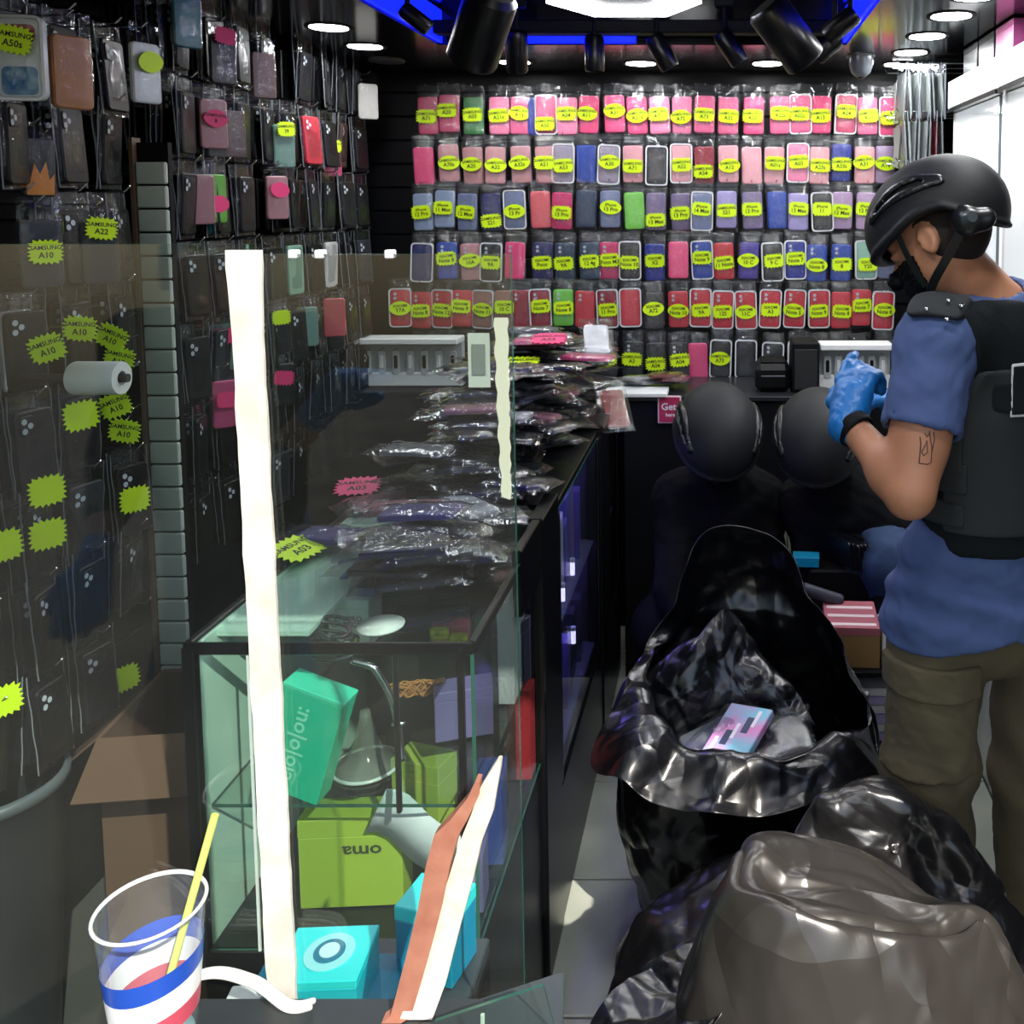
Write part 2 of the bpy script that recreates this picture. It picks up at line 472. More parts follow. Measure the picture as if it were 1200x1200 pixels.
# ---------------------------------------------------------------- lamps
def downlight(x, y, lab, z=ZC, r=.052):
    t = thing('downlight', lab, 'ceiling light', (x, y, z), group='round ceiling downlights')
    MB().lathe([(r, -.001), (r+.012, -.004), (r+.014, 0)], 28).obj('rim', M_BLACKM, t, True)
    V = [(r*cos(2*pi*k/28), r*sin(2*pi*k/28), -.003) for k in range(28)]
    link('diffuser', mesh('diffuser', V, [tuple(range(27, -1, -1))], M_LAMP), t)
for i, (x, y, l) in enumerate([
    (-1.12, 2.70, 'round white downlight over the left wall, nearest of three'),
    (-1.14, 3.02, 'round white downlight over the left wall, second of three'),
    (-.74, 3.35, 'round white downlight above the rear wall, beside the spotlight head'),
    (-.30, 3.38, 'round white downlight above the middle of the rear wall'),
    (.15, 3.38, 'round white downlight above the rear wall, right of middle'),
    (.60, 2.30, 'round white downlight over the white cabinet, nearest of five'),
    (.60, 2.54, 'round white downlight over the white cabinet, second of five'),
    (.60, 2.84, 'round white downlight over the white cabinet, third of five'),
    (.60, 1.95, 'added unseen downlight over the near cabinet, above the officer'), (.60, 1.6, 'added unseen downlight in the ceiling right behind the officer'), (.35, 1.15, 'added unseen downlight in the ceiling over the full bags'), (-.1, 1.25, 'added unseen downlight in the ceiling over the aisle mouth'),  # four lamps added out of view to brighten the officer
    (.61, 3.14, 'round white downlight over the pale packets, fourth of five'),
    (.62, 3.40, 'round white downlight in the corner by the rear wall, last of five')]):
    downlight(x, y, l)
t = thing('downlight', 'unlit round downlight in the black ceiling by the rear left corner', 'ceiling light', (-1.18, 3.32, ZC), group='round ceiling downlights')
MB().lathe([(0, -.003), (.05, -.003), (.058, -.005), (.062, 0)], 28).obj('diffuser', mat('lamp_off', (70, 72, 78), .4), t, True)
# hexagonal ring lamp
hx = thing('hexagonal_lamp', 'large white glowing hexagonal ring lamp hung below the ceiling', 'ceiling light', (-.235, 2.22, 2.145))
mb = MB(); RO, RI = .180, .092
V = []; F = []
for k in range(6):
    a = R(60*k)
    for r, z in ((RO, 0), (RO, .03), (RI, .03), (RI, 0)): V.append((r*cos(a), r*sin(a), z))
for k in range(6):
    a = 4*k; b = 4*((k+1) % 6)
    F += [(a, a+3, b+3, b), (a, b, b+1, a+1), (a+2, b+2, b+3, a+3), (a+1, b+1, b+2, a+2)]
link('light_ring', mesh('light_ring', V, F, M_HEX), hx)
MB().lathe([(0, .012), (.09, .012), (.09, .02), (0, .02)], 6).obj('centre_plate', mat('plate_purple', (14, 11, 18), .6, spec=.1), hx)
for a in (60, 180, 300): link('hanging_wire', MB().tube([(.15*cos(R(a)), .15*sin(R(a)), .03), (.15*cos(R(a)), .15*sin(R(a)), ZT-2.145)], .002, 6).mesh('hanging_wire', M_BLACKM), hx)
# track spotlights
def spot(px, py, Y, lab, tilt=(0, 0), lit=0, L=.12, r=.035):
    p = at(px, py, Y)
    t = thing('track_spotlight', lab, 'spotlight', p, group='black track spotlights')
    T = Matrix.Rotation(tilt[1], 4, 'Y') @ Matrix.Rotation(tilt[0], 4, 'X')
    MB().lathe([(0, L), (r*.8, L), (r, L-.012), (r, .006), (r-.004, 0), (r-.006, .012)], 20, T=T).obj('lamp_body', M_BLACK, t, 40)
    MB().lathe([(0, .010), (r-.006, .010)], 20, T=T).obj('lens', mat('lens_lit', (255, 252, 240), .4, emit=14) if lit else mat('lens_dim', (120, 116, 100), .3), t)
    top = T @ Vector((0, 0, L*.8))
    MB().tube([top, (top.x, top.y, ZT-p.z)], .007, 8).obj('mounting_arm', M_BLACKM, t)
    MB().box(top.x-.03, top.x+.03, top.y-.02, top.y+.02, ZT-p.z-.025, ZT-p.z, bev=.004).obj('track_adapter', M_BLACKM, t)
spot(606, 84, 2.95, 'black track spotlight with a lit round lens above the left of the rear wall', (.45, .1), 1, .13, .034)
spot(697, 84, 2.9, 'black track spotlight hanging under the blue strip, pointing straight down', (0, 0), 0, .11, .03)
spot(786, 80, 2.9, 'black tilted track spotlight right of the blue strip', (.1, -.5), 0, .11, .03)
spot(868, 74, 2.9, 'black tilted track spotlight above the middle of the packet wall', (.1, -.6), 0, .11, .03)
spot(552, 72, 1.95, 'big black spotlight head near the ceiling left of the hexagonal lamp', (.5, .5), 0, .16, .052)
spot(945, 72, 2.2, 'big black spotlight head near the ceiling, leaning right', (.3, -.7), 0, .16, .05)
spot(968, 44, 2.3, 'black spotlight with a lit cream lens at the right end of the tray', (.2, .9), 1, .09, .026)
spot(957, 68, 2.35, 'small black spotlight with lit lens beneath the other by the tray', (.2, .9), 1, .07, .02)
spot(503, 34, 2.4, 'black spotlight with a lit cream lens beside the left blue strip', (.2, -.9), 1, .08, .022)
# security camera
sc = thing('security_camera', 'grey dome security camera hanging under the ceiling at the right', 'camera', at(1009, 66, 3.2))
MB().lathe([(0, ZC-sc.location.z), (.04, ZC-sc.location.z), (.042, .03), (.046, 0), (0, 0)], 24).obj('housing', mat('camera_grey', (150, 154, 160), .35), sc, 40)
MB().lathe([(.042, .002), (.041, -.03), (.032, -.055), (.016, -.068), (0, -.071)], 24).obj('dome', mat('camera_dome', (105, 110, 118), .2), sc, True)
MB().lathe([(0, -.075), (.009, -.074), (.013, -.066)], 16).obj('lens', M_BLACK, sc, True)

# ================================================================ PACKETS ON THE REAR WALL
HEX = dict(rose=(222, 92, 140), hot=(236, 70, 130), deep=(196, 60, 104), pink=(240, 130, 170), dusty=(196, 140, 146), palep=(226, 160, 170),
           green=(12, 120, 40), lime=(110, 200, 60), blue=(30, 70, 170), royal=(24, 44, 150), navy=(24, 32, 96), slate=(112, 126, 165), steel=(140, 160, 192),
           lav=(160, 150, 208), lilac=(186, 156, 198), mauve=(120, 104, 146), mint=(140, 190, 172), coral=(222, 88, 100), red=(206, 44, 62), maroon=(150, 28, 52),
           black=(22, 24, 28), teal=(28, 58, 88), magenta=(214, 44, 112), brown=(170, 120, 112), white=(226, 232, 236), plum=(176, 60, 96), indigo=(64, 44, 150), clear=(150, 140, 160))
ROWS = [
 (100, [(501,'deep','s','A71'),(526,'deep','s','A20'),(555,'green','s','A03'),(585,'pink','s','A21s'),(611,'rose','o','A13'),(640,'rose','s','A50'),(664.5,'pink','s','A04'),(691,'hot','o','A11'),(719,'hot','o','A31'),(745,'hot','o','A21s'),(772,'pink','s','A71'),(799.5,'pink','o','A72'),(826.5,'rose','s','A73'),(854,'rose','s','A32'),(884,'hot','s','A20'),(913.6,'rose','s','A22s'),(938,'rose','s','A02s'),(963,'hot','s','A13'),(992.6,'deep','s','A24'),(1016,'rose','s','A53'),(1043,'hot','s','A54')]),
 (158, [(495,'hot','-',''),(524,'dusty','o','A70s'),(553,'dusty','o','A20'),(581,'dusty','o','A32'),(609,'dusty','o','A32s'),(638,'dusty','s','A51'),(661,'clear','s','A53'),(687,'blue','-',''),(714.6,'clear','o','A30'),(741.5,'palep','s','A71'),(770,'black','-',''),(798,'palep','s','A52'),(825,'maroon','s','A54'),(853,'palep','o','A12'),(880,'palep','-',''),(908,'palep','s','A01s'),(935.6,'pink','s','A03'),(961,'palep','s','A23s'),(987,'royal','s','A33s'),(1013.5,'palep','o','A31'),(1038,'lilac','o','A14')]),
 (212, [(495,'steel','s','12 Pro'),(522,'steel','s','11 Max'),(548,'slate','s','12 Max'),(575,'navy','s','S21'),(602,'slate','o','13 Pr'),(632,'coral','-',''),(659.5,'magenta','s','13 Pro'),(688,'teal','-',''),(715,'slate','o','13 Pro'),(742,'lime','-',''),(769,'mauve','s','13 Max'),(797,'mauve','s','13 Pro'),(823,'slate','s','14 Max'),(852,'lav','s','S21'),(880.6,'mauve','s','13 Pro'),(909.5,'blue','-',''),(935,'lav','s','13 Max'),(962,'black','s','11'),(988,'lilac','s','12 Max'),(1016,'lilac','s','12 Pro')]),
 (272, [(496,'navy','-',''),(524,'blue','s','Note 8'),(550,'dusty','o','10A'),(576.5,'black','s','9A'),(605,'hot','-',''),(636,'navy','s','Poco'),(662,'teal','s','9A'),(690.6,'teal','s','12 4g'),(714,'magenta','s','Poco M3'),(738,'black','s','Note 10'),(767,'royal','s','X2'),(795,'hot','-',''),(821.5,'blue','s','Note 9'),(847,'red','s','11 Note'),(879,'indigo','o','10 C'),(904,'black','s','9 C'),(931.5,'royal','s','Note 7'),(958,'blue','o','Note 8'),(987,'blue','s','8'),(1014,'mint','s','Y20'),(1041.5,'slate','s','Y9')]),
 (328, [(469,'red','o','Y7A'),(494.5,'red','s','Note 8'),(519,'red','s','Note 12'),(543,'red','s','Note 9'),(567,'brown','o','Note 11'),(591,'brown','s','10 C'),(610,'maroon','-',''),(632,'maroon','s','Note 7'),(660,'lime','s','Note 8'),(686,'red','-',''),(711,'maroon','s','11 Pro'),(738,'red','-',''),(766,'black','o','A72'),(794,'red','o','Note 10'),(821.5,'red','s','9A'),(848,'red','s','12S'),(873,'red','o','11C'),(904,'red','s','A3'),(933,'red','o','Note 5'),(959.5,'red','s','Note 9'),(985.7,'red','s','Note 8'),(1010,'red','s','Note 7'),(1036,'red','o','Note 8')]),
 (388, [(497,'plum','-',''),(520,'plum','s','A10'),(545,'white','-',''),(575,'white','s','A02'),(712,'black','s','Y6'),(743,'black','s','A3'),(768,'black','s','A04'),(794.7,'black','s','A04'),(817,'hot','-',''),(846,'white','o','A73'),(874.7,'black','-',''),(906.7,'white','o','A22'),(936,'navy','-',''),(960,'white','-',''),(985,'plum','s','A7'),(1008,'plum','-',''),(1038,'black','-','')]),
]
CW, CH, CT = .075, .140, .011
CASES = {}
def case_mesh(col, lens):
    k = (col, lens)
    if k in CASES: return CASES[k]
    mb = MB(); slab(mb, CW, CH, CT, .011, .003, cz=-.045-CH/2)
    m1 = mat('case_'+col, HEX[col], .42)
    if lens:
        mb.mi = 1
        slab(mb, .026, .034, .003, .006, .001, cz=-.045-.025, y0=-CT+.0005, cx=-.018)
        mb.mi = 2
        for a in (0, 1): mb.lathe([(0, 0), (.006, 0), (.006, -.002)], 10, T=Matrix.Translation((-.018, -CT-.003, -.062-.016*a)) @ Matrix.Rotation(pi/2, 4, 'X'))
    CASES[k] = mb.mesh('case', [m1, m1, mat('lens_ring', (180, 190, 200), .15)])
    return CASES[k]
def border_mesh():
    if 'b' in CASES: return CASES['b']
    A = rrect(CW+.010, CH+.010, .015, 4, 0, -.045-CH/2); B = rrect(CW, CH, .011, 4, 0, -.045-CH/2); n = len(A)
    V = [(x, -.001, z) for x, z in A]+[(x, -CT-.002, z) for x, z in A]+[(x, -CT-.002, z) for x, z in B]+[(x, -.001, z) for x, z in B]
    F = []
    for j in range(3):
        for i in range(n): F.append((j*n+i, (j+1)*n+i, (j+1)*n+(i+1) % n, j*n+(i+1) % n))
    CASES['b'] = mesh('bumper_frame', V, F, mat('bumper_clear', (212, 214, 220), .25), 40)
    return CASES['b']
def film_mesh(seed, w=.086, top=-.002, bot=-.198, y=-.016, m=None, nx=9, nz=18, amp=.0025):
    k = ('f', seed, w, top, bot, y, m.name if m else 0)
    if k in CASES: return CASES[k]
    r = random.Random(seed); V = []; F = []
    ph = [(r.uniform(60, 220), r.uniform(-160, 160), r.uniform(0, 6)) for _ in range(7)]
    for j in range(nz+1):
        for i in range(nx+1):
            u = i/nx-.5; v = j/nz; x = u*w; z = top+(bot-top)*v
            e = min((.5-abs(u))*7, 1)*min((1-v)*9, 1)
            hdr = max(0, 1-v*4.2)
            d = sum(math.sin(a*x*1.3+b*z+c) for a, b, c in ph)/7
            yy = (y*e*(1-hdr) - .004*hdr) + d*(amp*(.5+3*hdr)) - .002
            ww = 1-.05*hdr
            V.append((x*ww+.002*math.sin(40*z+seed), min(yy, -.0015), z+.003*math.sin(60*x+seed)*(1 if j == nz or j == 0 else 0)))
    for j in range(nz):
        for i in range(nx):
            a = j*(nx+1)+i; F.append((a, a+nx+1, a+nx+2, a+1))
    CASES[k] = mesh('bag_film', V, F, m or M_FILM, True); return CASES[k]
TAGS = {}
def tag_mesh(kind, brand, model, pink=False, w=.082, h=.056, t=.0012):
    k = (kind, brand, model, pink, w, h)
    if k in TAGS: return TAGS[k]
    P = []
    if kind == 's':
        n = 20
        for i in range(n*2):
            a = 2*pi*i/(n*2); q = 1.0 if i % 2 == 0 else .80
            x, z = cos(a), sin(a); e = 4.5
            s_ = (abs(x)**e+abs(z)**e)**(-1/e); P.append((x*s_*w/2*q, z*s_*h/2*q))
    else:
        for i in range(24):
            a = 2*pi*i/24; P.append((w/2*cos(a), h*.43*sin(a)*(1+.12*sin(a)**2)))
    mb = MB(); mb.prism(P, 0, -t)
    mb.mi = 1
    q = min(w/.082, h/.056)
    if brand: put_text(mb, brand, .0155*q, -t-.0004, 0, h*.16, .03, 1.0)
    if model: put_text(mb, model, .021*q, -t-.0004, 0, -h*.14, .02, .95)
    TAGS[k] = mb.mesh('price_tag', [M_TAGP if pink else M_TAGY, M_INK]); return TAGS[k]
PEG = MB().tube([(0, .03, 0), (0, -.03, 0), (0, -.034, .006)], .002, 6).mesh('peg_hook', M_CHROME)
ORD = ['first', 'second', 'third', 'fourth', 'fifth', 'sixth', 'seventh', 'eighth', 'ninth', 'tenth', 'eleventh', 'twelfth', 'thirteenth', 'fourteenth', 'fifteenth', 'sixteenth', 'seventeenth', 'eighteenth', 'nineteenth', 'twentieth', 'twenty-first', 'twenty-second', 'twenty-third', 'twenty-fourth']
CN = dict(rose='rose pink', hot='hot pink', deep='deep pink', pink='light pink', dusty='dusty rose', palep='pale pink', green='dark green', lime='lime green', blue='bright blue', royal='royal blue', navy='navy blue', slate='slate blue', steel='pale grey-blue', lav='lavender', lilac='lilac', mauve='purple-grey', mint='mint green', coral='coral', red='red', maroon='maroon', black='black', teal='dark teal', magenta='magenta', brown='pinkish brown', white='white framed', plum='plum', indigo='indigo', clear='translucent lilac')
RN = ['top row', 'second row', 'third row', 'fourth row', 'fifth row', 'bottom row']
YP = YB-.03
BORD = {(1, 6), (1, 8), (1, 10), (2, 17), (3, 0), (3, 9), (3, 16), (4, 4), (4, 7), (4, 10), (4, 14), (4, 15), (4, 17), (4, 18), (4, 19), (5, 9), (5, 11), (5, 12), (5, 10), (4, 0), (4, 22), (2, 12), (3, 19), (4, 16), (0, 5), (0, 18)}
for ri, (top, row) in enumerate(ROWS):
    for ci, (px, col, tg, model) in enumerate(row):
        p = at(px, top-1+RND.uniform(-2, 2), YP)
        brand = 'SAMSUNG' if ri < 2 or ri == 5 else ('iPhone' if ri == 2 and model[:1] != 'S' else 'XIAOMI')
        if ri == 2 and model[:1] == 'S': brand = 'SAMSUNG'
        what = {'s': 'jagged tag', 'o': 'oval tag', '-': 'no tag'}[tg]
        t = thing('phone_case_packet', '%s phone case packet, %s, %s from left, %s, rear wall' % (CN[col], what, ORD[ci], RN[ri]), 'phone case',
                  (p.x, YP, p.z), (RND.uniform(-.04, .05), RND.uniform(-.045, .045), RND.uniform(-.12, .12)), 'phone case packets on the rear wall')
        lens = (ri in (3, 4) and RND.random() < .6) or (ri, ci) in ((5, 5), (5, 7), (5, 11), (5, 12))
        link('case', case_mesh(col if not (ri == 5 and col == 'white') else 'black', lens), t)
        if (ri, ci) in BORD or RND.random() < .12: link('bumper_frame', border_mesh(), t)
        link('bag_film', film_mesh(RND.randrange(5)), t)
        if tg != '-':
            low = (ri, ci) in ((1, 12), (2, 3), (2, 10), (3, 19), (0, 5))
            z = -.112+RND.uniform(-.012, .008)-(.028 if low else 0)
            small = (ri, ci) == (5, 6)
            link('price_tag', tag_mesh(tg, brand, model), t, (RND.uniform(-.004, .004), -.0225, z), (0, RND.uniform(-.08, .08), 0))
        link('peg_hook', PEG, wb, (p.x, YP, p.z-.006))
# blue pack behind the tilted pink one
p = at(627, 101, YP+.01)
t = thing('phone_case_packet', 'blue phone case packet half hidden behind the turned pink one, top row', 'phone case', (p.x, YP+.012, p.z), (0, 0, .9), 'phone case packets on the rear wall')
link('case', case_mesh('royal', False), t); link('bag_film', film_mesh(2), t)

# ================================================================ PACKETS ALONG THE LEFT WALL
LW = {'black': (9, 10, 13), 'dark': (20, 22, 28), 'grey': (44, 48, 54), 'brown': (70, 52, 48), 'pinkish': (120, 86, 84), 'white': (190, 190, 188), 'teal': (20, 110, 120), 'redd': (170, 44, 60), 'green': (120, 160, 140), 'purple': (62, 52, 100), 'orange': (226, 160, 80)}
LWN = {'black': 'black', 'dark': 'dark grey', 'grey': 'grey', 'brown': 'brown', 'pinkish': 'dusty pink', 'white': 'white', 'teal': 'teal', 'redd': 'red', 'green': 'pale green', 'purple': 'dark purple', 'orange': 'orange'}
def side_pack(col, t_=.010):
    k = ('side', col, t_)
    if k in CASES: return CASES[k]
    mb = MB()          # thin along x, wide along y
    T = Matrix.Rotation(pi/2, 4, 'Z')
    slab(mb, .078, .150, t_, .010, .003, cz=-.035-.075, T=T)
    if t_ > .008:
        mb.mi = 1; slab(mb, .028, .036, .0025, .006, .0008, cz=-.062, y0=-t_+.0004, cx=-.018, T=T)
        mb.mi = 2
        for q in (0, 1, 2): mb.lathe([(0, 0), (.0058, 0), (.0058, -.0015), (.004, -.0018)], 10, T=T @ Matrix.Translation((-.024+.012*(q % 2), -t_-.0022, -.054-.009*q)) @ Matrix.Rotation(pi/2, 4, 'X'))
    m0 = mat('side_'+col, LW[col], .42, spec=.3)
    CASES[k] = mb.mesh('case', [m0, m0, mat('lens_ring', (180, 190, 200), .15)]); return CASES[k]
def side_film(seed):
    k = ('sf', seed)
    if k in CASES: return CASES[k]
    r = random.Random(seed); V = []; F = []; n, m = 8, 12
    ph = [(r.uniform(30, 120), r.uniform(-80, 80), r.uniform(0, 6)) for _ in range(6)]
    for s_ in (1, -1):
        b = len(V)
        for j in range(m+1):
            for i in range(n+1):
                u = i/n-.5; v = j/m; y = u*.09; z = -.002-v*.192
                e = min((.5-abs(u))*6, 1)*min((1-v)*7, 1)*min(v*4, 1)
                d = sum(math.sin(a*y+bb*z+c) for a, bb, c in ph)/6
                V.append((s_*(.0085*e+.001)+d*.0022+.001, y+.001*d, z))
        for j in range(m):
            for i in range(n):
                a = b+j*(n+1)+i; q = (a, a+1, a+n+2, a+n+1); F.append(q if s_ > 0 else q[::-1])
    nf = len(F)           # bag seams coloured pale to paint the light caught on both edges
    for s_ in (-1, 1):
        b = len(V)
        for j in range(m+1):
            z = -.002-j/m*.192; y = s_*.0452+.0012*math.sin(j*1.3+seed)
            V += [(-.0012, y, z), (.0016, y, z), (.0016, y+.0012*s_, z), (-.0012, y+.0012*s_, z)]
        for j in range(m):
            for q in range(4): a = b+4*j; F.append((a+q, a+(q+1) % 4, a+4+(q+1) % 4, a+4+q))
    me = mesh('bag_film', V, F, [M_FILM2, mat('film_seam_glint', (120, 126, 134), .25)], True, [0]*nf+[1]*(len(F)-nf))
    CASES[k] = me; return CASES[k]
HOOK = MB().tube([(0, 0, 0), (.262, 0, 0), (.275, 0, .012)], .0022, 6).mesh('peg_hook', M_CHROME)
def pickcol():
    r = RND.random()
    return 'black' if r < .70 else 'dark' if r < .88 else 'grey' if r < .93 else 'brown' if r < .95 else 'pinkish' if r < .965 else 'purple' if r < .985 else 'green'
stuff = MB(); nind = 0
rowsA = [1.885, 1.725, 1.53, 1.34, 1.15, .97, .80, .62]; rowsB = [2.01, 1.81, 1.61, 1.41, 1.21, 1.01, .81]
SPEC = {('A', 0, 2, 1): ('teal', ''), ('A', 3, 1, 1): ('white', ''), ('B', 0, 1, 1): ('white', ''), ('B', 0, 4, 1): ('green', ''), ('B', 1, 5, 0): ('redd', ''), ('B', 3, 2, 1): ('teal', ''), ('B', 3, 6, 0): ('white', ''), ('B', 2, 0, 2): ('pinkish', ''), ('B', 2, 1, 1): ('teal', '')}
for sec, rows, ys in (('A', rowsA, [1.60, 1.74, 1.88, 2.02]), ('B', rowsB, [2.30+.135*k for k in range(9)])):
    for ri, zb in enumerate(rows):
        for hi, y in enumerate(ys):
            link('peg_hook', HOOK, wl, (XL, y, zb+.178))
            if RND.random() < .06: continue
            npk = RND.choice([9, 10, 11, 12]) if sec == 'A' else RND.choice([9, 10, 11])
            if sec == 'A' and ri == 2 and hi < 4: npk = 4
            x = XL+.24
            first = hi == 0
            for k in range(npk):
                col = pickcol()
                if (sec, ri, hi, k) in SPEC: col = SPEC[(sec, ri, hi, k)][0]
                tilt = RND.uniform(-.08, .08); yaw = RND.uniform(-.25, .25)
                zt = zb+.180+RND.uniform(-.004, .003)
                if x < XL+.02: break
                ind = (k < (6 if first else 2)) if sec == 'A' else (k < (4 if first else 2))
                if sec == 'A' and ri in (0, 1) and hi == 0: ind = True
                if sec == 'B' and ri > 5 and hi > 4: ind = False
                if not ind:
                    T = Matrix.Translation((x, y, zt)) @ Matrix.Rotation(yaw, 4, 'Z') @ Matrix.Rotation(tilt, 4, 'Y')
                    stuff.mi = {'black': 0, 'dark': 1}.get(col, 2 if col == 'grey' else 0)
                    stuff.box(0, .010, -.039, .039, -.185, -.035, T=T, bev=.003)
                else:
                    nind += 1
                    pos = 'outermost' if k == 0 else '%s from the outside' % ORD[k]
                    hk = 'nearest' if hi == 0 else '%s' % ORD[hi]
                    t = thing('hanging_phone_case', '%s phone case %s, %s hook, %s row, %s the slatted pillar' % (LWN[col], pos, hk, ORD[ri], 'before' if sec == 'A' else 'beyond'),
                              'phone case', (x, y, zt), (0, tilt, yaw), 'phone cases hanging on the left wall')
                    link('case', side_pack(col), t)
                    link('bag_film', side_film(RND.randrange(5)), t)
                x -= RND.uniform(.015, .027)
o = stuff.obj('packed_phone_cases', [mat('side_black', LW['black'], .3), mat('side_dark', LW['dark'], .3), mat('side_grey', LW['grey'], .3)])
tagit(o, 'dark phone cases packed deep on the hooks of the left wall', 'phone cases', kind='stuff')
print('individual left packs', nind)
# faces turned to the viewer: special hanging packets (x px, y px of top, Y, colour, yaw, tag)
def face_pack(px, py, Y, col, yaw, lab, tg=None, pink=False, tz=-.10, sc_=1.0, txt='A12', roll=0):
    p = at(px, py, Y)
    link('peg_hook', MB().tube([(XL, Y, p.z-.006), (p.x, Y, p.z-.006), (p.x+.012, Y, p.z+.004)], .002, 6).mesh('peg_hook', M_CHROME), wl)
    t = thing('hanging_phone_case', lab, 'phone case', p, (0, roll, yaw), 'phone case packets hung facing the street')
    t.scale = (sc_*.88,)*3
    if col:
        link('case', case_mesh(col, False), t); link('bag_film', film_mesh(RND.randrange(5), m=M_FILM2), t)
    if tg: link('price_tag', tag_mesh(tg, 'SAMSUNG' if txt else '', txt, pink, .066, .052), t, (0, -.023, tz), (0, RND.uniform(-.2, .2), 0))
    return t
HEX['orange'] = (196, 132, 76); HEX['cream'] = (228, 224, 214); HEX['art'] = (70, 120, 170); HEX['tealy'] = (20, 110, 120); HEX['greeny'] = (120, 160, 145); HEX['olive'] = (120, 116, 60); HEX['greyc'] = (60, 64, 72); HEX['brownc'] = (96, 72, 70)
fp0 = face_pack(22, -8, 1.50, 'white', .12, 'white framed phone case with blue art and yellow tag in the top left corner', 's', tz=-.085, txt='A50s')
face_pack(78, 14, 1.62, 'orange', 1.15, 'phone case with a peach orange face and white rim on the highest left row')
face_pack(166, 28, 1.98, 'white', 1.25, 'white phone case turned sideways with a bright oval tag near the pillar', 'o', tz=-.09, txt='')
face_pack(113, 236, 1.85, 'greyc', .9, 'clear phone case with a neon tag in the third row before the pillar', 's', tz=-.06, txt='A22')
face_pack(44, 232, 1.70, 'greyc', 1.0, 'grey phone case with a low neon tag in the third row at the far left', 's', tz=-.11, txt='A10')
fl0 = face_pack(40, 140, 1.80, 'black', 1.1, 'phone case with orange flames printed on it in the second row', sc_=.9)
mb = MB(); mb.prism([(-.03, -.18), (.03, -.18), (.032, -.13), (.02, -.145), (.014, -.10), (0, -.13), (-.012, -.105), (-.02, -.14), (-.032, -.12)], -CT-.0002, -CT-.0012); link('printed_flame', mb.mesh('printed_flame', mat('flame_orange', (226, 140, 40), .4)), fl0, label='orange printed flame')
face_pack(430, 85, 3.35, 'cream', .55, 'cream phone case with red print at the far end of the left wall')
face_pack(387, 150, 3.2, 'deep', .9, 'red phone case with a yellow tag near the far end of the left wall', 's', tz=-.07, txt='A3')
face_pack(330, 130, 2.75, 'greeny', 1.0, 'pale green phone case with a yellow tag on the left wall', 's', tz=-.06, txt='S9')
face_pack(270, 112, 2.5, 'brownc', 1.0, 'brown and lilac phone case with curved pattern on the left wall')
face_pack(247, 98, 2.4, 'dusty', .9, 'dusty pink phone case with a round pink tag on the left wall', 'o', True, -.10, txt='8')
face_pack(232, 186, 2.35, 'dusty', .9, 'tall dusty pink phone case beside a yellow one in the third row')
face_pack(248, 186, 2.4, 'lime', 1.2, 'yellow edged phone case beside the tall dusty pink one', 'o', True, -.13, txt='')
face_pack(322, 190, 2.7, 'dusty', 1.0, 'beige phone case with a pink tag in the third row of the left wall', 'o', True, -.09, txt='')
face_pack(258, 22, 2.4, 'black', 1.0, 'black phone case with a narrow pink tag high on the left wall', 's', True, -.05, txt='')
face_pack(306, 45, 2.6, 'brownc', .95, 'mauve phone case with a row of holes high on the left wall')
face_pack(215, -30, 2.15, 'tealy', 1.1, 'teal edged phone case high on the left wall by the pillar')
link('bumper_frame', border_mesh(), fp0)
mb = MB(); slab(mb, .060, .050, .0012, .01, .0004, cz=-.155, y0=-CT); link('printed_art', mb.mesh('printed_art', mat('art_blue', (40, 110, 170), .4, vary=((150, 190, 210), 30))), fp0, label='blue printed art')
mb = MB(); slab(mb, .058, .032, .0012, .01, .0004, cz=-.072, y0=-CT); link('printed_art', mb.mesh('printed_art', mat('art_red', (190, 60, 80), .4, vary=((90, 90, 100), 30))), fp0, label='red and grey printed art')
